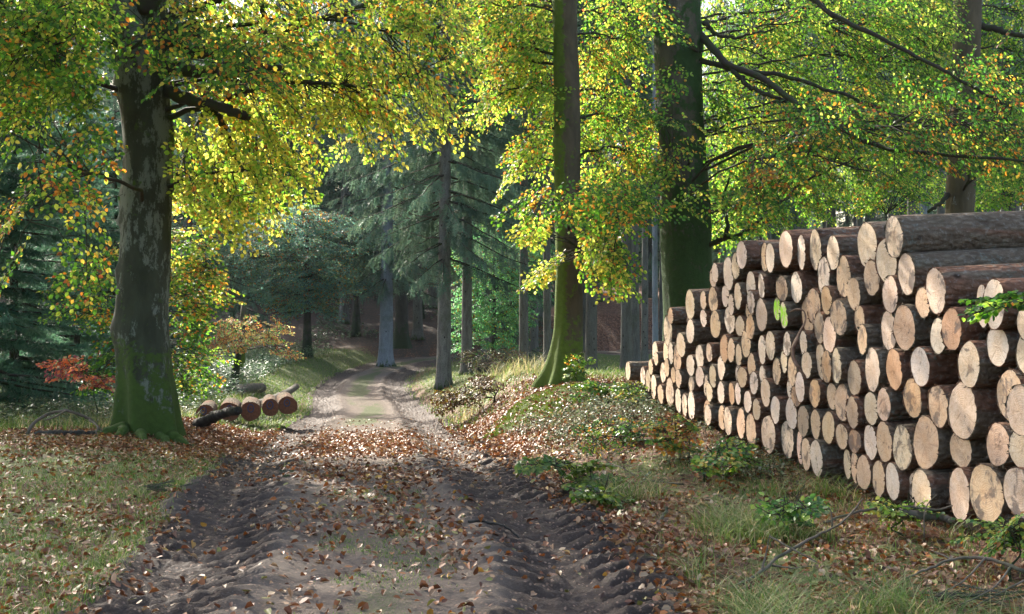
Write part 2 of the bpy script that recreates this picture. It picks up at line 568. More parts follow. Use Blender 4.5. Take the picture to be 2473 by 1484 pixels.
def ground_mat():
    m, nt = newmat('forest_floor')
    N = NT(nt)
    co = N.obj()
    a = N.attr('grass').outputs['Fac']
    b = N.attr('moss').outputs['Fac']
    l = N.attr('litter').outputs['Fac']
    n1 = N.noise(co, 1.3, 6, .6)
    n2 = N.noise(co, 9, 5, .65)
    n3 = N.noise(co, 45, 4, .7)
    vo = N.n('ShaderNodeTexVoronoi', {'Vector': co, 'Scale': 17., 'Randomness': 1.})
    vc = N.n('ShaderNodeSeparateColor', {0: vo.outputs['Color']})
    soil = N.mix(n2, (.028, .02, .014), (.085, .06, .042))
    lit = N.ramp(vc.outputs[0], [(0, (.045, .022, .012)), (.35, (.12, .045, .02)), (.6, (.17, .075, .035)), (.8, (.24, .13, .075)), (1., (.10, .05, .03))])
    lit = N.mix(N.mr(n3, .3, .6, .6, 0.), lit, (.02, .012, .008))
    c = N.mix(N.mr(N.math('ADD', l, N.mr(n2, .3, .7, -.3, .3)), .35, .6), soil, lit)
    gr = N.mix(n2, (.04, .06, .012), (.12, .15, .035))
    gr = N.mix(N.mr(n3, .45, .65), gr, (.16, .15, .06))
    c = N.mix(N.mr(N.math('ADD', a, N.math('ADD', N.mr(n2, .3, .7, -.35, .35), N.mr(n1, .3, .7, -.15, .15))), .4, .62), c, gr)
    mo = N.mix(n3, (.03, .05, .008), (.10, .13, .02))
    c = N.mix(N.mr(N.math('ADD', b, N.mr(n2, .3, .7, -.3, .3)), .4, .6), c, mo)
    h = N.math('ADD', N.math('MULTIPLY', n2, .5), N.math('MULTIPLY', n3, .6))
    N.out(N.bsdf(c, .85, .25, h, .9, .05))
    return m


def mud_mat():
    m, nt = newmat('road_mud')
    N = NT(nt)
    co = N.obj()
    w = N.attr('wet').outputs['Fac']
    g = N.attr('grass').outputs['Fac']
    n1 = N.noise(co, 2.2, 5, .6)
    n2 = N.noise(co, 14, 6, .7)
    n3 = N.noise(co, 70, 4, .7)
    dry = N.mix(n2, (.09, .068, .052), (.19, .147, .114))
    wet = N.mix(n2, (.040, .026, .019), (.10, .070, .051))
    c = N.mix(N.mr(N.math('ADD', w, N.mr(n1, .3, .7, -.15, .15)), .25, .6), dry, wet)
    c = N.mix(N.mr(n3, .58, .7, 0., .5), c, (.21, .17, .14))
    pv = N.n('ShaderNodeTexVoronoi', {'Vector': co, 'Scale': 38.})
    pc = N.n('ShaderNodeSeparateColor', {0: pv.outputs['Color']}).outputs[0]
    c = N.mix(N.math('MULTIPLY', N.mr(pc, .72, .76), N.mr(pv.outputs['Distance'], .25, .4, .8, 0.)), c, N.mix(pc, (.10, .04, .02), (.34, .22, .15)))
    c = N.mix(N.mr(N.math('ADD', N.math('MULTIPLY', g, .8), N.mr(n3, .3, .7, -.4, .4)), .45, .8, 0., .8), c, N.mix(n3, (.035, .06, .012), (.10, .13, .035)))
    h = N.math('ADD', N.math('MULTIPLY', n2, .6), N.math('MULTIPLY', N.noise(co, 38, 5, .75), .6))
    N.out(N.bsdf(c, N.mr(w, 0., 1., .95, .7), .22, h, 1., .05))
    return m


M['ground'] = ground_mat()
M['mud'] = mud_mat()


# ------------------------------------------------------------------ ground and road
def zones(x, y):
    lat, al = road_lat(x, y)
    nz = fbm(x * .5, y * .5, 41, 3)
    g = np.zeros_like(x)
    mo = np.zeros_like(x)
    li = np.full_like(x, .75)
    right, left = lat > 0, lat <= 0
    # left foreground: trodden grass among leaves
    k = left * sst(-lat, 1.6, 2.4) * (1 - sst(y, 15.2, 17.0))
    g += k * (.35 + .45 * sst(nz, .4, .62))
    # a band of leaves under the old beech
    # bright grass on the far left verge and the meadow behind the beech
    k = left * sst(-lat, 1.45, 2.2) * sst(y, 23.5, 28) * (1 - sst(y, 66, 72))
    g += k * .95
    k = left * sst(-x, 5.5, 7) * sst(y, 19.5, 21.5) * (1 - sst(y, 66, 72))
    g = np.maximum(g, k * .8)
    # right bank near: long grass
    k = right * sst(lat, 1.9, 2.5) * (1 - sst(y, 13.5, 15.5)) * (1 - sst(x - 2.6, 0, .8))
    g += k * (.25 + .5 * sst(nz, .42, .6))
    # moss and grass behind the bank and under the plantation
    k = right * sst(y, 25.5, 28) * sst(lat, 1.4, 2.4)
    g += k * .75 * (1 - sst(y, 72, 80))
    mo += right * sst(y, 21.5, 24) * sst(x, 1.3, 2.2) * .75 * (1 - sst(y, 90, 120))
    for (mx, my, mr) in ((.2, 21.0, .62), (.62, 19.9, .52), (.95, 21.4, .55), (-.1, 20.1, .32)):
        mo += .95 * np.exp(-(((x - mx) / mr) ** 2 + ((y - my) / (mr * 1.5)) ** 2) ** 2)
    mo += right * .35 * sst(fbm(x * 1.1, y * .9, 47, 3), .55, .68) * (y < 22)
    hill = sst(y, 64.5, 68) * sst(-x, -3, 3) * (np.abs(lat) > 1.6)
    li -= .38 * hill  # litter cut back to darker soil: the hill's shadow put into its colour
    g *= 1 - hill
    mo *= 1 - hill
    return np.clip(g, 0, 1), np.clip(mo, 0, 1), np.clip(li, 0, 1), lat, al


def axis_steps(lo, hi, fine, grow, a, b):
    """positions: even steps inside [a, b], growing steps outside"""
    xs = list(np.arange(a, b, fine))
    s, x = fine, a
    left = []
    while x > lo:
        s *= grow
        x -= s
        left.append(x)
    s, x = fine, xs[-1]
    right = []
    while x < hi:
        s *= grow
        x += s
        right.append(x)
    return np.array(left[::-1] + xs + right)


def build_ground():
    xs = axis_steps(-420, 420, .09, 1.06, -6.5, 5.5)
    ys = axis_steps(-60, 620, .10, 1.035, 6.0, 27)
    X, Y = np.meshgrid(xs, ys)
    lat, al = road_lat(X, Y)
    Z = G0(X, Y)
    k = 1 - sst(np.abs(lat), 1.55, 1.9)
    Z = Z + k * (road_prof(lat, al)[0] - .075)
    Z = Z + (1 - k) * (fbm(X * 5, Y * 5, 61, 3) - .5) * .05
    g, mo, li, _, _ = zones(X.ravel(), Y.ravel())
    nx, ny = len(xs), len(ys)
    i = np.arange(nx * ny).reshape(ny, nx)
    Q = np.stack([i[:-1, :-1], i[:-1, 1:], i[1:, 1:], i[1:, :-1]], -1).reshape(-1, 4)
    o = npmesh('ground', np.stack([X, Y, Z], -1).reshape(-1, 3), Q, mats=[M['ground']], smooth=True, attrs={'grass': g, 'moss': mo, 'litter': li})
    tag(o, kind='structure')


def build_road():
    a = np.concatenate([np.arange(0, 6, .25), np.arange(6, 17, .028), np.arange(17, 30, .06), np.arange(30, 50, .14), np.arange(50, 110, .3)]) + 25.0
    a = a[a < RT[-1] - 1]
    v = np.linspace(-1.98, 1.98, 133)
    cx, cy = np.interp(a, RT, RC[:, 0]), np.interp(a, RT, RC[:, 1])
    tx, ty = np.interp(a, RT, _tan[:, 0]), np.interp(a, RT, _tan[:, 1])
    ln = np.hypot(tx, ty)
    tx, ty = tx / ln, ty / ln
    X = cx[:, None] + ty[:, None] * v[None]
    Y = cy[:, None] - tx[:, None] * v[None]
    A, Vv = np.broadcast_to(a[:, None], X.shape), np.broadcast_to(v[None], X.shape)
    p, mud = road_prof(Vv, A)
    edge = 1.6 + (fbm(A * .9, Vv * .9, 71, 3) - .5) * .45
    k = sst(np.abs(Vv), edge - .10, edge + .32)
    Z = G0(X, Y) + p * (1 - sst(np.abs(Vv), 1.55, 1.9)) + .02 - k * .13
    gr = np.exp(-((Vv + .02) / .3) ** 2) * (.28 + .5 * sst(fbm(A * .5, Vv * 2, 72, 3), .4, .6)) * (1 - sst(A, 35, 39)) * (1 - mud)
    gr = gr + np.exp(-((Vv + .05) / .5) ** 2) * (.55 + .9 * sst(fbm(A * .35, Vv * 2, 77, 3), .35, .6)) * sst(A, 49, 54) * (1 - mud)
    wet = np.clip(mud * (.75 + .5 * (fbm(A * .7, Vv * .7, 73, 3) - .5)), 0, 1)
    wet = np.clip(wet * (1 + .25 * sst(A, 48, 56)), 0, 1)
    n, m = X.shape
    i = np.arange(n * m).reshape(n, m)
    Q = np.stack([i[:-1, :-1], i[:-1, 1:], i[1:, 1:], i[1:, :-1]], -1).reshape(-1, 4)
    o = npmesh('dirt_road', np.stack([X, Y, Z], -1).reshape(-1, 3), Q, mats=[M['mud']], smooth=True, attrs={'grass': np.clip(gr, 0, 1).ravel(), 'wet': wet.ravel()})
    tag(o, kind='structure')


build_ground()
build_road()


# ------------------------------------------------------------------ leaves, blades
def leaf_geo(P, D, Nn, L, W, C, fold=.12, curl=0.0):
    """leaf blades: base point, direction, surface normal, length, width, colour; two quads either side of the midrib"""
    P, D, Nn, C = np.asarray(P, float), nrm(np.asarray(D, float)), np.asarray(Nn, float), np.asarray(C, float)
    n = len(P)
    L = np.broadcast_to(np.asarray(L, float), (n,))[:, None]
    W = np.broadcast_to(np.asarray(W, float), (n,))[:, None]
    S = nrm(np.cross(D, Nn))
    Nn = np.cross(S, D)
    up = Nn * (W * fold)
    cu = np.broadcast_to(np.asarray(curl, float), (n,))[:, None]
    tip = P + D * L - Nn * L * cu
    V = np.stack([P, P + D * L * .30 + S * W * .47 + up, P + D * L * .68 + S * W * .40 + up - Nn * L * cu * .4, tip,
                  P + D * L * .68 - S * W * .40 + up - Nn * L * cu * .4, P + D * L * .30 - S * W * .47 + up], 1).reshape(-1, 3)
    b = (np.arange(n) * 6)[:, None]
    Q = np.concatenate([b + np.array([[0, 1, 2, 3]]), b + np.array([[0, 3, 4, 5]])])
    return V, Q, np.repeat(C, 6, 0)


def rdir(n, rng=RNG):
    v = rng.normal(size=(n, 3))
    return nrm(v)


def pick(n, cols, w, rng=RNG, jit=.25):
    cols = np.asarray(cols, float)
    w = np.asarray(w, float)
    i = rng.choice(len(cols), n, p=w / w.sum())
    return cols[i] * rng.uniform(1 - jit, 1 + jit, (n, 1))


LIT_COLS = [(.20, .075, .025), (.13, .045, .018), (.30, .17, .085), (.36, .25, .15), (.28, .085, .015), (.09, .04, .022), (.36, .20, .04), (.17, .16, .04)]


def ground_normal(x, y, e=.08):
    zx = (G(x + e, y) - G(x - e, y)) / (2 * e)
    zy = (G(x, y + e) - G(x, y - e)) / (2 * e)
    return nrm(np.stack([-zx, -zy, np.ones_like(zx)], -1))


def scatter_litter():
    Xs, Ys = [], []

    def put(n, x0, x1, y0, y1, dens):
        y = y0 * (y1 / y0) ** RNG.random(n)
        x = RNG.uniform(x0, x1, n)
        lat, al = road_lat(x, y)
        ok = RNG.random(n) < dens(x, y, lat, al)
        Xs.append(x[ok])
        Ys.append(y[ok])

    def near(x, y, lat, al):
        _, mud = road_prof(lat, al)
        cl = sst(fbm(x * .9, y * .9, 81, 3), .38, .62)
        on = np.abs(lat) < 1.4
        d = np.where(on, (.10 + .38 * cl) * (1 - .75 * mud), .25 + .5 * cl)
        d = np.where((lat < -1.4), .16 + .34 * cl, d)
        d = np.where((lat > 1.4) & (lat < 2.0), .8, d)
        d = np.where(on & (y > 12.5), d * 1.1 + .1 * (1 - .6 * mud), d)
        d = d * np.where(x > 2.8 + (9 - y) * .05, .8, 1)
        d = np.where((lat < -1.6) & (y > 15), .85, d)
        return d

    def far(x, y, lat, al):
        _, mud = road_prof(lat, al)
        on = np.abs(lat) < 1.4
        d = np.where(on, .45 * (1 - .75 * mud) * (1 - sst(y, 20, 26)) + .02, .9)
        d = np.where(lat < -1.4, (1 - sst(y, 23, 26)) * (1 - sst(-x, 5.2, 6.2) * sst(y, 19.3, 20.3)), d)
        d = np.where(lat > 1.4, np.where(y < 26, .95, .12), d)
        for (mx, my, mr) in ((.2, 21.0, .6), (.62, 19.9, .5), (.95, 21.4, .5), (-.1, 20.1, .3)):
            d = d * (1 - .75 * np.exp(-(((x - mx) / mr) ** 2 + ((y - my) / (mr * 1.5)) ** 2) ** 2))
        return d

    put(58000, -5.6, 4.4, 6.2, 16.5, near)
    put(90000, -6.5, 3.2, 16, 30, far)
    x, y = np.concatenate(Xs), np.concatenate(Ys)
    n = len(x)
    z = G(x, y)
    nn = nrm(ground_normal(x, y) + RNG.normal(size=(n, 3)) * np.array([.33, .33, .12]))
    az = RNG.uniform(0, 2 * np.pi, n)
    d = np.stack([np.cos(az), np.sin(az), 0 * az], -1)
    d = nrm(d - nn * (d * nn).sum(-1, keepdims=True))
    L = RNG.uniform(.028, .066, n)
    lat, al = road_lat(x, y)
    c = pick(n, LIT_COLS, [26, 18, 18, 9, 12, 8, 4, 4], jit=.35)
    fresh = (y > 16) & (np.abs(lat) < 4)
    c[fresh] = pick(int(fresh.sum()), LIT_COLS, [30, 22, 12, 6, 20, 6, 3, 2], jit=.35)
    V, Q, C = leaf_geo(np.stack([x, y, z + .012 + RNG.random(n) * .018], -1) - d * L[:, None] * .5, d, nn, L, L * RNG.uniform(.55, .7, n), c, RNG.uniform(.0, .6, n)[:, None], RNG.uniform(-.5, .5, n))
    o = npmesh('fallen_leaves', V, Q, col=C, mats=[M['litter']])
    tag(o, 'loose carpet of fallen brown and orange beech leaves on the road and banks', 'fallen leaves', kind='stuff')


def blades(x, y, h, lean, C, w=.006, segs=3, rng=RNG, base=None, az=None):
    n = len(x)
    z = G(x, y) if base is None else base
    az = rng.uniform(0, 2 * np.pi, n) if az is None else az
    out = np.stack([np.cos(az), np.sin(az), 0 * az], -1)
    side = np.stack([-np.sin(az), np.cos(az), 0 * az], -1)
    B = np.stack([x, y, z - .01], -1)
    V = []
    for k in range(segs + 1):
        t = k / segs
        p = B + out * (lean * h * t ** 2)[:, None] + np.array([0, 0, 1.]) * (h * (t - .55 * np.minimum(lean, 1.5) * .6 * t ** 2.5))[:, None]
        ww = (w * (1 - t * .92) * np.ones(n))[:, None]
        V += [p + side * ww, p - side * ww]
    V = np.stack(V, 1).reshape(-1, 3)
    b = (np.arange(n) * 2 * (segs + 1))[:, None]
    Q = np.concatenate([b + np.array([[2 * k, 2 * k + 1, 2 * k + 3, 2 * k + 2]]) for k in range(segs)])
    return V, Q, np.repeat(C, 2 * (segs + 1), 0)


GR_COLS = [(.09, .16, .025), (.14, .20, .04), (.25, .23, .09), (.36, .30, .15), (.055, .115, .02)]


def scatter_grass():
    mb = MB()

    def patch(n, x0, x1, y0, y1, dens, h, lean, w, cw, geo=True):
        y = (y0 * (y1 / y0) ** RNG.random(n)) if geo else RNG.uniform(y0, y1, n)
        x = RNG.uniform(x0, x1, n)
        lat, al = road_lat(x, y)
        ok = RNG.random(n) < dens(x, y, lat, al)
        x, y = x[ok], y[ok]
        m = len(x)
        hh = RNG.uniform(*h, m)
        mb.add(*[a for a in blades(x, y, hh, RNG.uniform(*lean, m), pick(m, GR_COLS, cw), w)][:2], None, np.repeat(pick(m, GR_COLS, cw), 8, 0))

    cl = lambda x, y, s, a, b, f=.8: sst(fbm(x * f, y * f, s, 3), a, b)
    # left foreground, short and thin among the leaves
    patch(95000, -7.5, -1.8, 6.5, 18.0, lambda x, y, l, a: (l < -1.55) * np.clip(cl(x, y, 41, .33, .55, .9) + .15, 0, 1), (.03, .10), (.3, 1.4), .0036, [8, 7, 3, 2, 4])
    # right foreground: long arching tufts
    patch(36000, .7, 3.4, 6.5, 14.5, lambda x, y, l, a: (l > 1.75) * cl(x, y, 42, .47, .62, 1.2) * (x < 3.05 - .12 * (y - 9)) * (1 - sst(y, 11, 12.6)), (.12, .36), (.7, 2.0), .0036, [6, 6, 3.5, 3.5, 3])
    patch(30000, .2, 4, 6.2, 19, lambda x, y, l, a: (l > 1.7) * .5, (.03, .11), (.3, 1.2), .0035, [4, 4, 3, 3, 2])
    # middle strip of the road
    patch(26000, -1.5, -.2, 6.5, 12, lambda x, y, l, a: (np.abs(l + .02) < .42) * cl(x, y, 43, .36, .55, 1.6), (.012, .04), (.2, 1.), .0035, [5, 4, 1, 1, 4])
    # verges further off
    patch(60000, -13, -3, 23.5, 66, lambda x, y, l, a: ((l < -1.5) & (l > -5.2)) * .95, (.05, .14), (.3, 1.1), .010, [8, 7, 2, 1, 3])
    patch(38000, -16, -4.8, 18.5, 40, lambda x, y, l, a: (x < -5.3) * (l < -2.8) * .9, (.08, .3), (.3, 1.1), .008, [5, 5, 4, 3, 3])
    patch(60000, -6, 9, 24, 66, lambda x, y, l, a: ((l > 1.45) & (x < .28 * y)) * np.clip(.35 + cl(x, y, 44, .4, .6, .5), 0, 1), (.05, .17), (.3, 1.1), .010, [7, 7, 3, 1.6, 3])
    # tall pale tussocks between the mid trees
    patch(7000, -2.4, 1.2, 26, 44, lambda x, y, l, a: (l > 1.6) * cl(x, y, 45, .55, .68, .6), (.25, .6), (.4, 1.1), .008, [1, 2, 5, 6, 0])
    o = mb.build('grass', M['blade'], smooth=False)
    tag(o, 'green and straw coloured grass along the verges and between the ruts', 'grass', kind='stuff')


def scatter_moss():
    n = 190000
    y = RNG.uniform(18.3, 23.5, n)
    x = RNG.uniform(-.6, 2.2, n)
    g, mo, li, lat, al = zones(x, y)
    ok = (RNG.random(n) < sst(mo, .35, .7)) & (lat > 1.6)
    x, y = x[ok], y[ok]
    m = len(x)
    c = pick(m, [(.08, .12, .012), (.13, .16, .022), (.05, .08, .012)], [4, 4, 2])
    V, Q, C = blades(x, y, RNG.uniform(.012, .04, m), RNG.uniform(.2, 1.4, m), c, .007, 1)
    o = npmesh('moss', V, Q, col=C, mats=[M['blade']])
    tag(o, 'bright green moss cushions on the roadside bank', 'moss', kind='stuff')


def scatter_herbs():
    """low leafy ground cover: bilberry on the bank, pale nettles on the far left verge"""
    mb = MB()
    HC = [(.06, .10, .04), (.10, .15, .06), (.18, .21, .13), (.20, .13, .04), (.04, .07, .03)]

    def patch(n, x0, x1, y0, y1, dens, h, lf, cols, w, nl=7, jit=.25):
        y = RNG.uniform(y0, y1, n)
        x = RNG.uniform(x0, x1, n)
        lat, al = road_lat(x, y)
        ok = RNG.random(n) < dens(x, y, lat, al)
        x, y = x[ok], y[ok]
        m = len(x)
        z = G(x, y)
        hh = RNG.uniform(*h, m)
        B = np.stack([x, y, z], -1)
        tip = B + np.stack([RNG.normal(0, .25, m) * hh, RNG.normal(0, .25, m) * hh, hh], -1)
        mb.segs(B, tip, .003, .0015, 3, C=(.05, .04, .02))
        for k in range(nl):
            t = RNG.uniform(.25, 1.05, m)
            p = B + (tip - B) * t[:, None]
            az = RNG.uniform(0, 6.283, m)
            d = np.stack([np.cos(az), np.sin(az), RNG.uniform(-.2, .6, m)], -1)
            nn = nrm(np.stack([RNG.normal(0, .35, m), RNG.normal(0, .35, m), np.ones(m)], -1))
            L = RNG.uniform(*lf, m)
            mb.add(*leaf_geo(p, d, nn, L, L * .6, pick(m, cols, w))[:2], None, np.repeat(pick(m, cols, w), 6, 0))

    cl = lambda x, y, s, a, b, f: sst(fbm(x * f, y * f, s, 3), a, b)
    patch(5200, -.6, 2.6, 12.2, 20.0, lambda x, y, l, a: (l > 1.9) * cl(x, y, 51, .42, .58, .9) * (x < 2.9 - .1 * (y - 9)) * sst(l, 1.8, 2.4) * (1 - .9 * sst(zones(x, y)[1], .3, .6)), (.05, .20), (.02, .042), HC, [3, 5, 6, 3, 1])
    patch(7000, -14, -5, 26, 64, lambda x, y, l, a: ((l < -3.0) & (l > -7.5)) * .95, (.25, .6), (.05, .10), [(.08, .15, .06), (.12, .20, .09), (.06, .11, .05)], [4, 4, 3], 9)
    patch(2600, -10, 2, 63.5, 90, lambda x, y, l, a: (np.abs(l) > 2) * cl(x, y, 55, .42, .6, .3), (.2, .6), (.08, .16), [(.06, .11, .05), (.09, .15, .06), (.14, .10, .04)], [4, 4, 1], 9)
    patch(2500, -12, -5.5, 19.5, 27, lambda x, y, l, a: (l < -3.3) * .8 * cl(x, y, 52, .4, .55, .5), (.15, .4), (.03, .07), [(.07, .13, .04), (.11, .17, .06), (.16, .17, .07)], [4, 4, 3], 7)
    o = mb.build('ground_cover', M['herb'], smooth=False)
    tag(o, 'low leafy ground cover of bilberry and nettles on the banks', 'ground cover', kind='stuff')


scatter_litter()
scatter_grass()
scatter_moss()
scatter_herbs()


# ------------------------------------------------------------------ foliage sprays
def spray_template(rng, L=.8, leaf=.066):
    """one flat beech spray: zigzag twig along +x in the xy plane with side twigs and alternate leaves"""
    P, D, S = [], [], []

    def twig(o, ang, ln, lvl):
        n = max(2, int(ln / .046))
        p, a = np.array(o, float), ang
        for k in range(n):
            a2 = a + (.18 if k % 2 else -.18)
            q = p + np.array([math.cos(a2), math.sin(a2), rng.normal(0, .06) - .10 * k / n]) * (ln / n)
            S.append((p, q, lvl))
            sd = 1 if k % 2 else -1
            if lvl == 0 and k >= 1 and k < n - 2 and rng.random() < .75:
                twig(q, a + sd * rng.uniform(.7, 1.0), ln * rng.uniform(.28, .5) * (1 - .5 * k / n), 1)
            else:
                P.append(q)
                D.append((math.cos(a + sd * rng.uniform(.5, 1.0)), math.sin(a + sd * rng.uniform(.5, 1.0)), rng.normal(-.12, .2)))
            p, a = q, a + rng.normal(0, .08)
        P.append(p)
        D.append((math.cos(a), math.sin(a), -.15))

    twig((0, 0, 0), 0, L, 0)
    return dict(P=np.array(P), D=nrm(np.array(D)), A=np.array([s[0] for s in S]), B=np.array([s[1] for s in S]), lv=np.array([s[2] for s in S]))


_tr = np.random.default_rng(3)
TEMPL = [spray_template(_tr, _tr.uniform(.65, .95)) for _ in range(8)]

GRN = np.array([(.035, .10, .016), (.07, .18, .014), (.16, .27, .025), (.30, .36, .045), (.46, .41, .07), (.50, .31, .04), (.42, .15, .015), (.22, .07, .02)])
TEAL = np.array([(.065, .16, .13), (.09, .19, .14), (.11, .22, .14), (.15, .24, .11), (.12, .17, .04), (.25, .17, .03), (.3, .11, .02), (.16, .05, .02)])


def sprays(mb, tw, pos, out, droop, scale, wts, rng, leaf=.066, cols=GRN, tilt=.45, keep=1.0, twig=True, face=1.0):
    """set a spray at each position; out = outward direction; droop = radians below level; wts (n, 8) colour weights"""
    n = len(pos)
    out = nrm(out)
    az = np.arctan2(out[:, 1], out[:, 0])
    X = np.stack([np.cos(az) * np.cos(droop), np.sin(az) * np.cos(droop), -np.sin(droop)], -1)
    roll = rng.normal(0, tilt, n)
    s0 = np.stack([-np.sin(az), np.cos(az), 0 * az], -1)
    z0 = np.cross(X, s0)
    Yv = s0 * np.cos(roll)[:, None] + z0 * np.sin(roll)[:, None]
    Zv = np.cross(X, Yv)
    Rm = np.stack([X, Yv, Zv], -1)
    ti = rng.integers(0, len(TEMPL), n)
    for t, T in enumerate(TEMPL):
        ii = np.where(ti == t)[0]
        if not len(ii): continue
        Rk, pk, sk = Rm[ii], pos[ii], scale[ii]
        m = len(T['P'])
        P = np.einsum('nij,mj->nmi', Rk, T['P']) * sk[:, None, None] + pk[:, None]
        D = np.einsum('nij,mj->nmi', Rk, T['D'])
        Nn = np.broadcast_to(Zv[ii][:, None], P.shape) * .7 + rng.normal(0, .33, P.shape) + np.array([.15, -.55, .35]) * face
        D = D + rng.normal(0, .22, D.shape)
        D[..., 2] -= .18
        P, D, Nn = P.reshape(-1, 3), D.reshape(-1, 3), Nn.reshape(-1, 3)
        w = np.repeat(wts[ii], m, 0)
        cw = np.cumsum(w / w.sum(1, keepdims=True), 1)
        ci = (rng.random((len(P), 1)) > cw).sum(1).clip(0, 7)
        c = cols[ci] * rng.uniform(.75, 1.25, (len(P), 1))
        k = rng.random(len(P)) < keep
        Lf = leaf * rng.uniform(.7, 1.2, len(P))
        mb.add(*leaf_geo(P[k], D[k], nrm(Nn[k]), Lf[k], Lf[k] * .70, c[k], .10, .08)[:2], None, np.repeat(c[k], 6, 0))
        if twig:
            A = (np.einsum('nij,mj->nmi', Rk, T['A']) * sk[:, None, None] + pk[:, None]).reshape(-1, 3)
            B = (np.einsum('nij,mj->nmi', Rk, T['B']) * sk[:, None, None] + pk[:, None]).reshape(-1, 3)
            lv = np.tile(T['lv'], len(ii))
            tw.segs(A, B, np.where(lv == 0, .0042, .0026), np.where(lv == 0, .0036, .002), 3)


def poly_in(px, py, poly):
    poly = np.asarray(poly, float)
    r = np.zeros(len(px), bool)
    j = len(poly) - 1
    for i in range(len(poly)):
        xi, yi = poly[i]
        xj, yj = poly[j]
        c = ((yi > py) != (yj > py)) & (px < (xj - xi) * (py - yi) / (yj - yi + 1e-9) + xi)
        r ^= c
        j = i
    return r


TRUNKS = ((262, 425, 18.9), (1326, 1412, 24.3), (1572, 1725, 25.3))


def fill(poly, d0, d1, n, rng, front=.1):
    """n points whose view from the road lies in the outline, spread over depths d0..d1"""
    poly = np.asarray(poly, float)
    lo, hi = poly.min(0), poly.max(0)
    out = []
    while sum(map(len, out)) < n:
        X = rng.uniform(lo[0], hi[0], n * 2)
        Y = rng.uniform(lo[1], hi[1], n * 2)
        k = poly_in(X, Y + 18, poly)
        d = rng.uniform(d0, d1, n * 2)
        for (a, b, td) in TRUNKS:
            k &= ~((X > a - 18) & (X < b + 18) & (d < td + .3) & (rng.random(n * 2) > front))
        out.append(np.stack([X, Y, d], 1)[k])
    q = np.concatenate(out)[:n]
    return at(q[:, 0], q[:, 1], q[:, 2]), q


def limb_tree(parent, anchors, pos, k, rng, mat, r0=.05, name='branch', rise=.5, maxr=None):
    """main limbs from the trunk to clusters of sprays, and a side twig to every spray"""
    n = len(pos)
    cen = pos[rng.choice(n, min(k, n), replace=False)].copy()
    for _ in range(6):
        a = np.argmin(((pos[:, None] - cen[None]) ** 2 * np.array([1, 1, 1.6])).sum(-1), 1)
        for j in range(len(cen)):
            if (a == j).any(): cen[j] = pos[a == j].mean(0)
    outd = np.zeros_like(pos)
    for j in range(len(cen)):
        ii = np.where(a == j)[0]
        if not len(ii): continue
        c = cen[j]
        hd = np.hypot(anchors[:, 0] - c[0], anchors[:, 1] - c[1])
        want = c[2] - .12 * hd
        s = anchors[np.argmin(np.abs(anchors[:, 2] - want) + .25 * hd)]
        dv = c - s
        ln = np.linalg.norm(dv)
        far = pos[ii][np.argmax(((pos[ii] - s) ** 2).sum(1))]
        side = nrm(np.cross(dv, [0, 0, 1.])) * rng.normal(0, .09) * ln
        pts = [s, s + dv * .3 + np.array([0, 0, .10 * rise * ln]) + side, s + dv * .62 + np.array([0, 0, .12 * rise * ln]) + side * .6, c, c + (far - c) * .85]
        crv = spline(pts, 22)
        crv[1:-1] += rng.normal(0, .018, (20, 3)) * min(1, ln / 3)
        rr = r0 * (.45 + .12 * ln) * rng.uniform(.8, 1.15)
        if maxr: rr = min(rr, maxr)
        mb = MB()
        mb.tube(crv, np.linspace(rr, .006, 22) ** 1.0, 7)
        # side twigs
        tt = rng.uniform(.35, .97, len(ii))
        dist = ((pos[ii][:, None] - crv[None, 6:]) ** 2).sum(-1)
        st = crv[6:][np.clip(np.argmin(dist, 1) - rng.integers(0, 4, len(ii)), 0, len(crv) - 7)]
        e = pos[ii]
        mid1 = st + (e - st) * .33 + rng.normal(0, .05, e.shape) + np.array([0, 0, .05])
        mid2 = st + (e - st) * .68 + rng.normal(0, .05, e.shape) + np.array([0, 0, .04])
        dl = np.linalg.norm(e - st, axis=1)
        ra = np.clip(.004 + .007 * dl, .004, .02)
        mb.segs(st, mid1, ra, ra * .75, 4)
        mb.segs(mid1, mid2, ra * .75, ra * .55, 4)
        mb.segs(mid2, e, ra * .55, .004, 4)
        mb.build(name, mat, parent)
        o = e - st
        o = nrm(o + nrm(c - s) * .6 * dl[:, None] + rng.normal(0, .25, o.shape) * dl[:, None])
        outd[ii] = o
    return outd


# ------------------------------------------------------------------ sun directions, to know which leaves stand in its way
SUN_AZ, SUN_EL = R(-32), R(33)      # azimuth from straight ahead, negative = left
SUN = np.array([math.sin(SUN_AZ) * math.cos(SUN_EL), math.cos(SUN_AZ) * math.cos(SUN_EL), math.sin(SUN_EL)])


def uv(p):
    """where the shadow of a point falls on the level z = 0"""
    return p[:, :2] - SUN[None, :2] * (p[:, 2:3] / SUN[2])


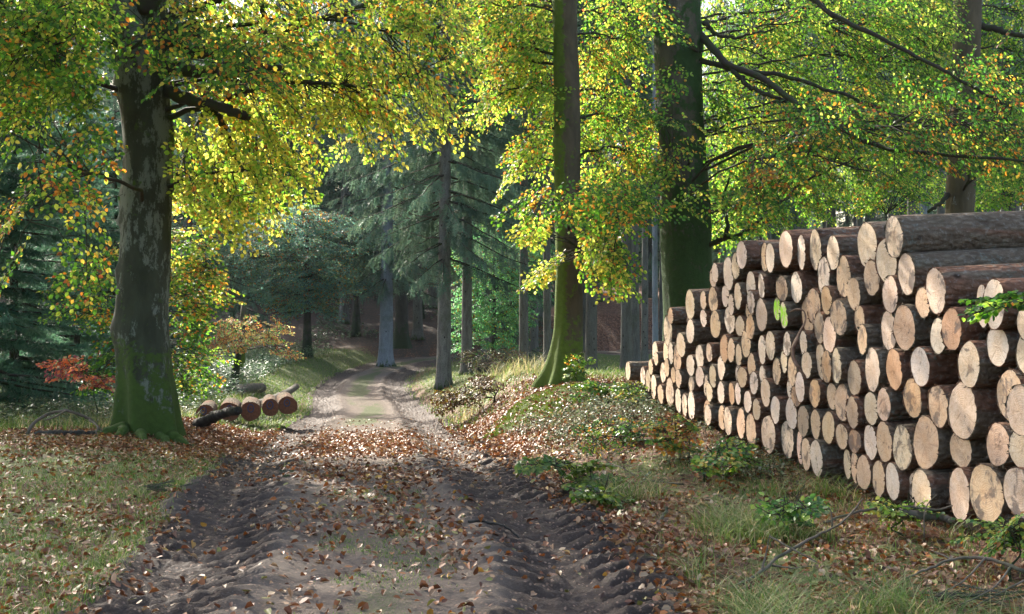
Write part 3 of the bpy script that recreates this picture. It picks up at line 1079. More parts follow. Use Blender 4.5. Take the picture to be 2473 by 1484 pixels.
# ------------------------------------------------------------------ trunks
def trunk(parent, prof, d, mat, seed, bumps=(), sides=40, top=None, flare=.0, fh=1.0, lobes=5, mossy=None, name='trunk', loc=None):
    """prof: rows (Y, left edge, right edge) as seen in the photograph at distance d, from the foot upward; continues above the frame"""
    prof = np.array(prof, float)
    zz = EYE - (prof[:, 0] - CY) / F_PX * d
    xc = ((prof[:, 1] + prof[:, 2]) / 2 - CX) / F_PX * d
    rr = (prof[:, 2] - prof[:, 1]) / 2 / F_PX * d
    if top is not None:
        for (dz, dx, rs) in top:
            zz = np.append(zz, zz[len(prof) - 1] + dz)
            xc = np.append(xc, xc[len(prof) - 1] + dx)
            rr = np.append(rr, rr[len(prof) - 1] * rs)
    zs = np.concatenate([np.arange(zz[0], zz[0] + 1.6, .05), np.arange(zz[0] + 1.6, zz[-1], .09)])
    X, Rd = np.interp(zs, zz, xc), np.interp(zs, zz, rr)
    ker = np.ones(5) / 5
    pad = lambda a: np.convolve(np.concatenate([a[:1].repeat(2), a, a[-1:].repeat(2)]), ker, 'valid')
    X, Rd = pad(X), pad(Rd)
    th = np.arange(sides) * 2 * np.pi / sides
    V, ms = [], []
    for k, z in enumerate(zs):
        r = Rd[k] * np.ones(sides)
        h = z - zz[0]
        fl = np.exp(-h / (fh * .38))
        lob = np.clip(.5 + .5 * np.sin(th * lobes + seed + .6 * np.sin(th * 2 + seed)), 0, 1) ** 1.5
        r = r * (1 + flare * fl * (lob - .35))
        nz = fbm(th * 2.2 + 40, z * 1.3 + 0 * th, seed, 3) * (.5 - .5 * np.cos(th)) + fbm(th * 2.2 + 90, z * 1.3 + 0 * th, seed, 3) * (.5 + .5 * np.cos(th))
        r = r * (1 + (nz - .5) * .16)
        for (bz, bt, br, bh) in bumps:
            dt = (th - bt + np.pi) % (2 * np.pi) - np.pi
            r = r + bh * np.exp(-((z - bz) / br) ** 2 - (dt * Rd[k] / br) ** 2)
        V.append(np.stack([X[k] + np.cos(th) * r, d + np.sin(th) * r, np.full(sides, z)], -1))
        ms.append(mossy(th, h) if mossy is not None else np.zeros(sides))
    V = np.concatenate(V) - np.array([loc])
    n = len(zs)
    i = np.arange(sides)
    j = (i + 1) % sides
    Q = np.concatenate([np.stack([i, j, j + sides, i + sides], 1) + k * sides for k in range(n - 1)])
    npmesh(name, V, Q, mats=[mat], parent=parent, smooth=True, attrs={'moss': np.concatenate(ms)})
    return np.stack([X, np.full(n, d), zs], -1)[int(n * .1):]


def stub(pts, r0, r1, parent, mat, name='branch', loc=(0, 0, 0), n=14, sides=9, seed=0):
    mb = MB()
    c = spline(np.asarray(pts, float) - np.asarray(loc), n)
    rg = np.random.default_rng(seed)
    c[1:] += rg.normal(0, .012, (n - 1, 3))
    mb.tube(c, np.linspace(r0, r1, n) * (1 + rg.normal(0, .06, n)), sides)
    return mb.build(name, mat, parent)


def wmix(n, base, rng, sp=.85):
    """colour weights per spray, wandering around a base mixture"""
    w = np.tile(np.asarray(base, float), (n, 1))
    w = w * np.exp(rng.normal(0, sp, w.shape)) + 1e-4
    o = rng.random(n) < .05
    w[o, 5] += 6
    w[o, 6] += 7
    return w


def crown(parent, loc, pos, anchors, k, rng, wts, droop=(.15, .7), scale=(.8, 1.25), leaf=.066, cols=GRN, mat='leaf', r0=.05, rise=.5, keep=1.0, name='crown', twig=True, maxr=None, tilt=.45):
    loc = np.asarray(loc, float)
    out = limb_tree(parent, anchors - loc, pos - loc, k, rng, M['branch'], r0, rise=rise, maxr=maxr)
    n = len(pos)
    mb, tw = MB(), MB()
    dr, sc_ = rng.uniform(*droop, n), rng.uniform(*scale, n)
    oh = nrm(out * np.array([1, 1, 0]))
    bk = (oh * np.cos(dr)[:, None] - np.array([0, 0, 1.]) * np.sin(dr)[:, None]) * (.42 * sc_)[:, None]
    sprays(mb, tw, pos - loc - bk, out, dr, sc_, wts, rng, leaf, cols, keep=keep, twig=twig, tilt=tilt)
    o = mb.build(name, M[mat], parent, smooth=False)
    if twig and tw.n:
        t = tw.build('twigs', M['branch'], o, smooth=False)
    return o

rt = np.random.default_rng(21)

# ------------------------------------------------------------------ the old beech on the left
D1 = 18.5
L1 = np.array([(352 - CX) / F_PX * D1, D1, -.10])
T1 = empty('beech_tree', L1, 'old thick beech with moss on its foot and pale lichen, left of the road', 'tree', 'beeches beside the road')
mz = lambda th, h: .18 * sst(np.sin(th * 3 + 1.3) + .5 * np.sin(h * 2.1), .2, 1.2)
A1 = trunk(T1, [(1066, 280, 432), (1050, 283, 428), (1000, 285, 424), (950, 285, 421), (870, 282, 412), (790, 277, 405), (740, 283, 406), (700, 284, 408), (600, 290, 410), (500, 295, 412), (380, 300, 418), (300, 293, 412),
                (220, 284, 408), (150, 278, 405), (100, 271, 408), (50, 256, 404), (0, 252, 398)], D1, M['bark_left'], 5,
           bumps=((1.30, math.pi, .17, .05), (2.72, math.pi + .1, .07, .06), (3.0, math.pi - .2, .16, .055), (4.45, math.pi, .14, .06), (2.05, math.pi + .3, .10, .05), (3.9, 0.2, .3, .03), (3.3, -1.2, .2, .02), (1.0, -.9, .2, .02)),
           sides=56, top=[(2, .12, .86), (4, .25, .62), (7, .4, .35), (9, .5, .12)], flare=.55, fh=1.5, lobes=6, mossy=mz, loc=L1)
for k, (pts, ra, rb) in enumerate([
    ([(268, 60, 18.5), (235, 10, 18.4), (215, -60, 18.2), (190, -200, 17.8)], .15, .06),
    ([(398, 95, 18.3), (440, 78, 18.1), (478, 55, 18.0)], .13, .09),
    ([(400, 165, 18.4), (494, 172, 18.0), (600, 160, 17.6), (680, 167, 17.3)], .10, .035),
    ([(405, 222, 18.4), (470, 244, 18.1), (545, 264, 17.8), (598, 284, 17.6)], .09, .055),
    ([(480, 247, 18.1), (525, 280, 18.1), (548, 330, 18.1), (567, 384, 18.1)], .055, .03),
    ([(420, 120, 18.6), (560, 128, 18.8), (628, 86, 19.2), (724, 60, 19.6), (900, 10, 20.0), (1100, -90, 20.5)], .10, .03),
    ([(628, 86, 19.2), (634, 40, 19.2), (630, -20, 19.2), (600, -120, 19.0)], .05, .03),
    ([(412, 470, 18.6), (440, 400, 19.0), (478, 300, 19.4), (500, 250, 19.6)], .018, .03),
    ([(360, 20, 18.2), (372, -60, 18.1), (400, -160, 18.0)], .16, .10),
    ([(398, 60, 18.6), (420, 30, 18.8), (415, -40, 19.0)], .08, .06)]):
    P = at(*np.array(pts, float).T)
    stub(P, ra, rb, T1, M['branch'], 'branch', L1, 18, 10, k)
# roots running out from the foot
for k, (pts, ra) in enumerate([([(300, 1045, 18.1), (255, 1062, 17.8), (215, 1068, 17.8), (170, 1078, 17.7)], .10), ([(415, 1035, 18.2), (450, 1040, 17.9), (480, 1042, 17.9)], .10),
                               ([(340, 1058, 17.9), (345, 1066, 17.5), (350, 1072, 17.3)], .075), ([(385, 1050, 18.0), (405, 1058, 17.6), (420, 1062, 17.4)], .07), ([(300, 1052, 18.0), (285, 1064, 17.6), (270, 1070, 17.4)], .075)]):
    P = at(*np.array(pts, float).T)
    P[:, 2] = G(P[:, 0], P[:, 1]) + np.linspace(.05, -.04, len(P))
    stub(P, ra, .02, T1, M['bark_left'], 'root', L1, 14, 10, 50 + k)

YEL = [.2, 1.6, 4.5, 8, 5.5, .8, .2, .05]
GRA = [2.2, 5.5, 6, 3.6, 1.2, .3, .2, .08]
pA, qA = fill([(415, -30), (1120, -30), (1130, 120), (1085, 190), (1065, 330), (1010, 330), (1000, 300), (930, 385), (880, 390), (870, 320), (800, 370), (745, 400), (770, 450), (700, 480), (680, 545), (640, 520), (560, 585), (500, 560), (430, 520)],
              17.2, 19.6, 300, rt)
wA = wmix(len(pA), YEL, rt)
wA[:, 0] += (qA[:, 1] < 200) * 5 * rt.random(len(pA)) * (qA[:, 2] < 18.5)
wA[:, 1] += (qA[:, 1] < 200) * 7 * rt.random(len(pA)) * (qA[:, 2] < 19.5)
wA[:, 6] += (qA[:, 1] < 250) * 3 * rt.random(len(pA))
pB, qB = fill([(-60, -30), (300, -30), (300, 290), (250, 320), (200, 300), (130, 270), (60, 350), (-60, 320)], 15.5, 18.5, 150, rt)
wB = wmix(len(pB), GRA, rt)
pC, qC = fill([(400, 60), (720, 60), (690, 250), (560, 260), (430, 200), (260, 240), (260, 160)], 15.6, 17.2, 20, rt, 1.0)       # nearer sprays across the trunk
wC = wmix(len(pC), [6, 6, 3, 1.5, .8, 1.2, 1.2, .5], rt)
pD, qD = fill([(20, 380), (60, 380), (270, 330), (290, 520), (230, 560), (215, 720), (150, 640), (130, 470), (40, 560), (30, 720), (-60, 760), (-60, 380)], 15, 18, 24, rt)   # hanging sprigs
wD = wmix(len(pD), [5, 5, 3, 1.5, .6, 1.2, 1.6, .7], rt)
# the rest of the crown, above the picture: it keeps the sun off the road and the stack
gu, gv = np.meshgrid(np.arange(-7, 7.6, .33), np.arange(3.5, 20, .33))
gu, gv = gu.ravel() + rt.uniform(-.18, .18, gu.size), gv.ravel() + rt.uniform(-.18, .18, gv.size)
gz = rt.uniform(5.3, 10.5, gu.size)
pE = np.stack([gu + SUN[0] / SUN[2] * gz, gv + SUN[1] / SUN[2] * gz, gz], 1)
inframe = (pE[:, 2] < EYE + (CY + 110) / F_PX * pE[:, 1]) & (np.abs(pE[:, 0]) < .40 * pE[:, 1])
glow = (gu > -2.4) & (gu < 2.3) & (gv > 9.6) & (gv > 10.6) & (gv < 19)
pE = pE[~glow & ~inframe & ~((gu > 6.6) & (gv > 14)) & (np.hypot(pE[:, 0] - L1[0], pE[:, 1] - L1[1]) < 11.5)]
print('upper crown sprays', len(pE))
wE = wmix(len(pE), GRA, rt)
pos = np.concatenate([pA, pB, pC, pD, pE])
wts = np.concatenate([wA, wB, wC, wD, wE])
crown(T1, L1, pos, A1[A1[:, 2] > 2.6], 46, rt, wts, droop=(.4, 1.2), scale=(.8, 1.25), maxr=.045, leaf=.064)

# ------------------------------------------------------------------ the mossy beech right of the road
D2 = 24.
L2 = np.array([(1368 - CX) / F_PX * D2, D2, .30])
T2 = empty('beech_tree', L2, 'slim beech with a moss green left edge, between the road and the log stack', 'tree', 'beeches beside the road')
m2 = lambda th, h: .55 * sst(-np.cos(th - .35), .25, .8) + .25 * np.exp(-h / .5)
A2 = trunk(T2, [(935, 1296, 1414), (920, 1304, 1411), (905, 1312, 1410), (880, 1322, 1409), (840, 1331, 1408), (800, 1337, 1408), (650, 1342, 1406), (500, 1340, 1404), (400, 1338, 1402), (250, 1338, 1400), (100, 1336, 1396), (0, 1333, 1393)], D2, M['bark_mid'], 11,
           bumps=((4.3, math.pi, .15, .03), (2.2, 0, .2, .02)), sides=40, top=[(3, 0, .85), (6, .1, .6), (10, .2, .2)], flare=.5, fh=1.3, lobes=5, mossy=m2, loc=L2)
p1, q1 = fill([(1120, -30), (1340, -30), (1345, 470), (1310, 440), (1290, 400), (1240, 470), (1215, 440), (1255, 370), (1300, 300), (1255, 250), (1180, 290), (1150, 270), (1190, 220), (1150, 170), (1110, 160)], 23.6, 26, 190, rt)
w1 = wmix(len(p1), [1, 4, 6, 6, 2.6, 1, .7, .3], rt)
p2, q2 = fill([(1400, -30), (1580, -30), (1590, 420), (1560, 560), (1480, 600), (1440, 570), (1405, 540)], 24.2, 26.5, 160, rt)
w2 = wmix(len(p2), [2.6, 5, 5, 3.5, 1.4, .9, .6, .4], rt)
p3, q3 = fill([(1215, 525), (1290, 490), (1400, 470), (1500, 470), (1600, 440), (1600, 520), (1500, 560), (1400, 550), (1335, 505), (1220, 535)], 21.2, 22.6, 34, rt, .45)
w3 = wmix(len(p3), [5, 6, 3, 1, .4, .5, .5, .3], rt)
p4, q4 = fill([(1262, 585), (1335, 545), (1338, 560), (1265, 592)], 22.8, 23.6, 5, rt)
p5, q5 = fill([(1275, 688), (1335, 640), (1338, 668), (1280, 694)], 22.8, 23.6, 7, rt)
p6, q6 = fill([(1405, 560), (1490, 600), (1510, 700), (1480, 720), (1440, 680), (1405, 700)], 22, 23.5, 34, rt)
w6 = wmix(len(p6), [2, 4, 5, 4.5, 2, .9, .5, .3], rt)
w45 = wmix(len(p4) + len(p5), [0, 1, 4, 6, 3, 1, 0, 0], rt)
pos = np.concatenate([p1, p2, p3, p4, p5, p6])
crown(T2, L2, pos, A2[A2[:, 2] > 2.6], 24, rt, np.concatenate([w1, w2, w3, w45, w6]), droop=(.35, 1.1), scale=(.75, 1.2), maxr=.028, leaf=.064)

# ------------------------------------------------------------------ the big beech behind the far end of the stack
D3 = 25.
L3 = np.array([(1660 - CX) / F_PX * D3, D3, .30])
T3 = empty('beech_tree', L3, 'thickest beech with a green tinged trunk rising behind the far end of the log stack', 'tree', 'beeches beside the road')
m3 = lambda th, h: .16 * sst(np.cos(th - .3), .0, .8) + .55 * np.exp(-((h - 5.3) / .5) ** 2) * sst(np.sin(th * 2 + h * 3), .2, .8)
A3 = trunk(T3, [(925, 1590, 1738), (860, 1598, 1730), (760, 1603, 1722), (700, 1600, 1720), (600, 1597, 1718), (500, 1595, 1712), (400, 1593, 1708), (300, 1588, 1700), (200, 1582, 1695), (100, 1577, 1692), (0, 1578, 1688)], D3, M['bark_big'], 23,
           bumps=((5.0, math.pi, .25, .05), (6.3, 0.1, .3, .06), (3.4, -.6, .25, .03)), sides=52, top=[(3, -.05, .9), (6, -.1, .65), (11, 0, .2)], flare=.3, fh=1.4, lobes=6, mossy=m3, loc=L3)
for k, (pts, ra, rb) in enumerate([
    ([(1690, 85, 24.9), (1718, 115, 24.6), (1760, 155, 24.2), (1850, 195, 23.6), (1940, 265, 23.0), (2040, 315, 22.4), (2140, 358, 21.8), (2300, 375, 21.0), (2480, 392, 20.2)], .075, .02),
    ([(1690, 145, 24.8), (1760, 165, 24.6), (1900, 185, 24.2), (2050, 235, 23.6), (2200, 290, 23.2)], .05, .02),
    ([(1760, 160, 24.2), (1820, 215, 23.8), (1900, 245, 23.4), (1970, 275, 23.2)], .05, .018),
    ([(1700, 55, 24.9), (1735, 85, 24.8), (1790, 88, 24.8), (1870, 72, 24.8)], .045, .015),
    ([(1712, 590, 24.8), (1745, 575, 24.6), (1757, 540, 24.5), (1745, 490, 24.5), (1760, 430, 24.5)], .05, .02),
    ([(1745, 578, 24.6), (1800, 560, 24.4), (1870, 500, 24.2), (1960, 430, 24.0), (2080, 380, 23.6)], .04, .015),
    ([(1950, -10, 23), (2020, 40, 22.6), (2120, 90, 22.2), (2240, 150, 21.8), (2330, 200, 21.4), (2440, 260, 21)], .045, .02)]):
    stub(at(*np.array(pts, float).T), ra, rb, T3, M['branch'], 'branch', L3, 30, 9, 80 + k)
RGT = [1.8, 6, 7.5, 3.8, 1.0, .25, .15, .06]
p1, q1 = fill([(1695, -30), (2310, -30), (2310, 330), (2200, 420), (2100, 400), (2000, 420), (1950, 440), (1900, 500), (1850, 540), (1790, 590), (1725, 600), (1715, 420), (1700, 380)], 24.2, 30, 600, rt)
w1 = wmix(len(p1), RGT, rt)
hot = np.exp(-(((q1[:, 0] - 1900) / 90) ** 2 + ((q1[:, 1] - 340) / 70) ** 2))
w1[:, 5] += 9 * hot
w1[:, 4] += 5 * hot
p2, q2 = fill([(1580, -30), (1600, -30), (1720, 430), (1700, 560), (1600, 560), (1560, 640), (1540, 560)], 22.5, 24.0, 22, rt, 1.0)
w2 = wmix(len(p2), [3, 5, 4, 2, 1, .8, .5, .2], rt)
p3, q3 = fill([(1800, 300), (2480, 150), (2480, 420), (2300, 440), (2180, 470), (2060, 450), (1950, 470), (1830, 540), (1740, 570)], 20.5, 22.8, 120, rt)
w3 = wmix(len(p3), [6, 6, 3.5, 1.8, .8, 1.6, 1.3, .6], rt)
pos = np.concatenate([p1, p2, p3])
crown(T3, L3, pos, A3[A3[:, 2] > 2.6], 26, rt, np.concatenate([w1, w2, w3]), droop=(.25, .95), scale=(.8, 1.25), maxr=.026, leaf=.064, cols=GRN * np.array([.78, .82, .8]))

# ------------------------------------------------------------------ the beech at the right edge
D4 = 27.
L4 = np.array([(2318 - CX) / F_PX * D4, D4, .35])
T4 = empty('beech_tree', L4, 'leaning brown beech trunk behind the near end of the log stack, at the right edge', 'tree', 'beeches beside the road')
A4 = trunk(T4, [(905, 2255, 2345), (800, 2262, 2340), (650, 2275, 2345), (500, 2285, 2352), (400, 2290, 2358), (250, 2297, 2364), (100, 2301, 2367), (0, 2304, 2370)], D4, M['bark_right'], 31,
           bumps=((2.0, -1.4, .15, .02),), sides=36, top=[(3, .1, .88), (6, .2, .6), (10, .3, .2)], flare=.35, fh=1.2, lobes=5, loc=L4)
for k, (pts, ra, rb) in enumerate([([(2365, 60, 27), (2420, 75, 26.8), (2480, 90, 26.6)], .07, .05), ([(2360, 265, 27), (2410, 275, 26.6), (2490, 330, 26)], .05, .03), ([(2290, 470, 26.9), (2270, 490, 26.6), (2245, 512, 26.4)], .05, .03)]):
    stub(at(*np.array(pts, float).T), ra, rb, T4, M['branch'], 'branch', L4, 14, 8, 120 + k)
p1, q1 = fill([(2240, -30), (2540, -30), (2540, 470), (2440, 480), (2380, 380), (2290, 330), (2230, 300)], 27.4, 30, 170, rt)
w1 = wmix(len(p1), RGT, rt)
p2, q2 = fill([(2300, 120), (2540, 120), (2540, 500), (2470, 480), (2350, 400)], 22, 25, 30, rt)
w2 = wmix(len(p2), [6, 6, 3.5, 1.8, .8, 1.6, 1.3, .6], rt)
crown(T4, L4, np.concatenate([p1, p2]), A4[A4[:, 2] > 2.6], 16, rt, np.concatenate([w1, w2]), droop=(.25, .95), scale=(.8, 1.25), maxr=.028, leaf=.064, cols=GRN * np.array([.78, .82, .8]))

# ------------------------------------------------------------------ smaller broadleaf trees and saplings
def sapling(name, label, base, h, pos, k, wts, seed, lean=(0, 0), r0=.05, cols=GRN, droop=(.05, .5), scale=(.6, 1.), leaf=.06, cat='sapling', group=None, bark='bark_dark', mat='leaf', twig=True, rb=.02, tilt=.45):
    rg = np.random.default_rng(seed)
    base = np.array([base[0], base[1], g1(base[0], base[1]) - .03])
    t = empty(name, base, label, cat, group)
    mb = MB()
    pts = [(0, 0, 0), (lean[0] * .3, lean[1] * .3, h * .35), (lean[0] * .5 + rg.normal(0, .05), lean[1] * .6, h * .65), (lean[0], lean[1], h)]
    c = spline(np.array(pts, float), 24)
    mb.tube(c, np.linspace(r0, r0 * .25, 24) * (1 + .35 * np.exp(-np.linspace(0, 8, 24))), 12)
    o = mb.build('trunk', M[bark], t)
    an = c + base
    crown(t, base, pos, an[6:], k, rg, wts, droop, scale, leaf, cols, mat, r0=rb, rise=.3, twig=twig, maxr=.03, tilt=tilt)
    return t


rs = np.random.default_rng(5)
p, q = fill([(410, 470), (470, 500), (500, 620), (540, 700), (490, 830), (530, 900), (500, 960), (420, 960), (405, 800)], 20.5, 22.5, 84, rs)
pL, qL = fill([(130, 720), (215, 640), (285, 580), (285, 960), (200, 960), (220, 880), (150, 800)], 20.5, 22.5, 40, rs)
w = np.concatenate([wmix(len(p), [2, 5, 5, 3.5, 1.5, 1, 1, .4], rs), wmix(len(pL), [4, 6, 3.5, 1.5, .4, .4, .6, .3], rs)])
lo = np.concatenate([q[:, 1], qL[:, 1]]) > 780
w[lo, 0] += 5
w[lo, 3:6] *= .25
sapling('beech_sapling', 'bushy green young beech growing directly behind the old lichen covered beech', (at(380, 990, 22.2)[0], 22.2), 4.6, np.concatenate([p, pL]), 26, w, 61, r0=.06, droop=(.0, .55), scale=(.7, 1.05))
p, q = fill([(118, 870), (170, 868), (200, 905), (268, 935), (240, 950), (190, 930), (140, 915)], 20, 21, 16, rs)
w = wmix(len(p), [0, .4, .6, .6, .8, 1.6, 5, 6], rs)
sapling('red_sapling', 'small sapling with copper red leaves left of the old beech', (at(235, 1000, 20.6)[0], 20.6), .8, p, 4, w, 62, r0=.012, droop=(-.1, .2), scale=(.5, .8), rb=.008, cols=GRN * np.array([1.25, 1.1, 4.5]))
# little umbrella shaped beech with orange leaves
p, q = fill([(450, 890), (490, 850), (540, 800), (600, 765), (660, 770), (705, 800), (690, 820), (640, 815), (735, 865), (700, 885), (620, 850), (560, 860), (500, 895)], 36.6, 39.4, 66, rs)
w = wmix(len(p), [.5, 1.2, 1.6, 2, 2.2, 4, 5, 2.5], rs)
sapling('orange_beech', 'small umbrella shaped beech with orange leaves beyond the sawn logs on the left', (at(562, 935, 38)[0], 38), 1.8, p, 12, w, 63, lean=(.32, 0), r0=.13, droop=(.1, .5), scale=(.65, 1.0), rb=.03, cols=GRN * np.array([.85, .98, 2.4]))
# broken stump beside it
# teal shaded beeches on the slope
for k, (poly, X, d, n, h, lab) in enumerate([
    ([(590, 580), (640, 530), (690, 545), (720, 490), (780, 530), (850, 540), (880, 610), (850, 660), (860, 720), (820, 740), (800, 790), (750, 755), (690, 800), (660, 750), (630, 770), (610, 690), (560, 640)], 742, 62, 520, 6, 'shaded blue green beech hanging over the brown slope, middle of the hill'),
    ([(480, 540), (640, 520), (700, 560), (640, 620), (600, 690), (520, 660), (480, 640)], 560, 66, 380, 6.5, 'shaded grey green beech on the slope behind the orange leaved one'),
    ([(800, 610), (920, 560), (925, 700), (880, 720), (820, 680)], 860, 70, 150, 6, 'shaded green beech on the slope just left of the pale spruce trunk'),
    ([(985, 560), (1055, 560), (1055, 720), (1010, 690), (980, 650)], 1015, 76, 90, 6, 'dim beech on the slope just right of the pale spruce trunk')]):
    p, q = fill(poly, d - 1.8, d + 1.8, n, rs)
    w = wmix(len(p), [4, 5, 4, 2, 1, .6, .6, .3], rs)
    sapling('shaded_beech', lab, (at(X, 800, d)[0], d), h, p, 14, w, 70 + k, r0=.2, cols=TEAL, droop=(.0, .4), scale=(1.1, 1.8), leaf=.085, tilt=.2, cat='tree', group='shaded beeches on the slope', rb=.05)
# green leafy beech between the spruce trunks
p, q = fill([(1092, 700), (1110, 600), (1150, 545), (1230, 560), (1262, 600), (1320, 600), (1320, 730), (1270, 790), (1260, 850), (1200, 860), (1150, 855), (1095, 870), (1090, 780)], 49, 53, 360, rs)
w = wmix(len(p), [3.5, 5, 5, 2.5, .8, .4, .2, .1], rs)
sapling('young_beech', 'bushy bright green young beech seen between the grey spruce trunks', (at(1192, 850, 51)[0], 51), 4.5, p, 22, w, 81, r0=.09, cols=TEAL * np.array([.9, 1.15, .6]), droop=(.0, .5), scale=(.8, 1.2), leaf=.075, cat='tree', rb=.03)

# undergrowth behind the stack, lit from behind
for k, (poly, X, d, n, lab) in enumerate([([(1720, 430), (1900, 390), (2060, 390), (2080, 500), (1980, 530), (1880, 560), (1760, 600), (1722, 610)], 1840, 37, 190, 'glowing green young beech behind the far half of the log stack'),
                                          ([(2070, 380), (2290, 360), (2290, 505), (2180, 515), (2080, 525)], 2140, 39, 110, 'green young beech behind the near half of the log stack'),
                                          ([(2350, 380), (2520, 380), (2520, 505), (2360, 510)], 2440, 36, 70, 'green young beech at the right edge above the topmost log')]):
    p, q = fill(poly, d - 1.5, d + 1.5, n, rs)
    sapling('young_beech', lab, (at(X, 800, d)[0], d), 4.5, p, 14, wmix(len(p), [2.5, 6, 7, 3, .8, .2, .1, .05], rs), 90 + k, r0=.07, droop=(.1, .7), scale=(.9, 1.4), leaf=.07, cat='tree', rb=.02)


# ------------------------------------------------------------------ spruces
def spruce_mesh(seed, H, h0, Lmax, r, dens=1.0, droop=.35, dead=0, young=False):
    rg = np.random.default_rng(seed)
    mt = MB()
    zs = np.concatenate([np.linspace(0, 1.2, 8)[:-1], np.linspace(1.2, H, 26)])
    rad = r * np.clip(1 - zs / (H * 1.05), .03, 1) ** .8 * (1 + .45 * np.exp(-zs / .35))
    bend = np.stack([np.sin(zs * .21 + seed) * .05, np.cos(zs * .17 + seed) * .05, zs], 1)
    mt.tube(bend, rad, 18, rfun=lambda th, k: 1 + .12 * np.exp(-zs[k] / .3) * np.sin(th * 5 + seed) + .03 * np.sin(th * 3 + zs[k] * 2))
    # knots
    nk = 46
    kz, ka = rg.uniform(.6, max(h0 + 3, 8), nk), rg.uniform(0, 6.28, nk)
    kr = np.interp(kz, zs, rad)
    kd = np.stack([np.cos(ka), np.sin(ka), 0 * ka], 1)
    kb = np.stack([np.interp(kz, zs, bend[:, 0]), np.interp(kz, zs, bend[:, 1]), kz], 1) + kd * kr[:, None] * .9
    mt.segs(kb, kb + kd * rg.uniform(.03, .09, nk)[:, None] + np.array([0, 0, -.01]), .013, .008, 5)
    wood, nb = MB(), []
    B, Dv, Ln, Cc = [], [], [], []
    z = h0
    tone0 = rg.uniform(.9, 1.1)
    while z < H - .2:
        f = (z - h0) / (H - h0)
        for _ in range(5 if not young else 6):
            az = rg.uniform(0, 6.283)
            L = (Lmax * (1 - f) ** .75 + .15) * rg.uniform(.65, 1.1)
            if z < h0 + 1.2 and not young: L *= rg.uniform(.45, 1)
            s = np.linspace(0, 1, 7)
            up = (.25 if not young else .12)
            zz = z + L * (up * f * s - droop * (1 - .5 * f) * s ** 1.25 + .16 * np.clip(s - .65, 0, 1) ** 1.5)
            ox, oy = math.cos(az), math.sin(az)
            C = np.stack([ox * L * s * .97, oy * L * s * .97, zz + rg.normal(0, .02, 7)], 1)
            wood.segs(C[:-1], C[1:], np.linspace(.022, .006, 6) * (.5 + L / 3), np.linspace(.019, .004, 6) * (.5 + L / 3), 4)
            n = int(L * 13 * dens)
            if not n: continue
            ss = rg.uniform(.14 if not young else .05, 1.0, n)
            P = np.stack([np.interp(ss, s, C[:, i]) for i in range(3)], 1)
            sd = rg.choice([-1, 1], n)
            out = np.array([ox, oy, 0])
            lat = np.array([-oy, ox, 0])
            if young:
                d = out * .7 + lat * (sd * rg.uniform(.3, 1.0, n))[:, None] + np.array([0, 0, -1.]) * rg.uniform(.0, .45, n)[:, None]
            else:
                d = out * rg.uniform(.1, .6, n)[:, None] + lat * (sd * rg.uniform(.05, .6, n))[:, None] + np.array([0, 0, -1.]) * rg.uniform(.5, 1.5, n)[:, None]
            B.append(P)
            Dv.append(nrm(d))
            Ln.append(rg.uniform(.25, .62, n) * (1.1 - .35 * ss) * (1 if not young else .8))
            tone = tone0 * rg.uniform(.75, 1.25)
            Cc.append(np.full(n, tone) * rg.uniform(.8, 1.2, n))
        z += rg.uniform(.30, .5) if not young else rg.uniform(.18, .3)
    B, Dv, Ln, Cc = map(np.concatenate, (B, Dv, Ln, Cc))
    n, K = len(B), 10
    S = nrm(np.cross(Dv, rdir(n, rg)))
    tris, cols = [], []
    for k in range(K):
        t = (k + .3) / K
        p = B + Dv * (Ln * t)[:, None] + np.array([0, 0, -.10]) * (Ln * t * t)[:, None]
        for sg in (-1, 1):
            nl = Ln * (.30 * (1 - .55 * t)) * rg.uniform(.7, 1.3, n)
            tip = p + (Dv * .75 + S * sg * rg.uniform(.4, .9, n)[:, None] + rg.normal(0, .3, (n, 3))) * nl[:, None]
            w = Dv * .024
            tris.append(np.stack([p - w * .4, p + w, tip], 1))
            cols.append(Cc)
    V = np.stack(tris, 1).reshape(-1, 3)
    base = np.array([.066, .135, .088]) if not young else np.array([.05, .125, .08])
    hue = rg.uniform(0, 1, n)[:, None]
    cc = base * (1 - hue) + (np.array([.10, .145, .085]) if not young else np.array([.075, .15, .08])) * hue
    cc = cc * Cc[:, None]
    C = np.repeat(cc[:, None], K * 2, 1)
    C = np.repeat(C.reshape(-1, 3), 3, 0)
    return mt, wood, V, C


def mesh_of(o):
    me = o.data
    bpy.data.objects.remove(o)
    return me


SPV = {}
for key, a in {'tall': (101, 24, 3.9, 3.3, .25, 1.25, .42), 'tall2': (102, 25, 4.6, 3.0, .24, 1.1, .40), 'pole': (103, 23, 8.0, 2.6, .22, .9, .35), 'pole2': (104, 24, 9.5, 2.4, .20, .9, .35), 'full': (105, 21, 1.2, 3.4, .22, 1.0, .38), 'full2': (107, 23, .8, 3.8, .24, .95, .34)}.items():
    mt, wd, V, C = spruce_mesh(*a)
    tm = mesh_of(mt.build('trunk', M['spruce_bark']))
    n = len(V) // 3
    cm = mesh_of(npmesh('crown', V, None, np.arange(n * 3).reshape(n, 3), col=C, mats=[M['needle']]))
    wm = mesh_of(wd.build('branches', M['branch'], smooth=False))
    SPV[key] = (tm, cm, wm, a[4])
mt, wd, V, C = spruce_mesh(106, 8.5, .15, 2.6, .10, 1.7, .16, young=True)
SPV['young'] = (mesh_of(mt.build('trunk', M['branch'])), mesh_of(npmesh('crown', V, None, np.arange(len(V)).reshape(-1, 3), col=C, mats=[M['needle']])), mesh_of(wd.build('branches', M['branch'], smooth=False)), .10)


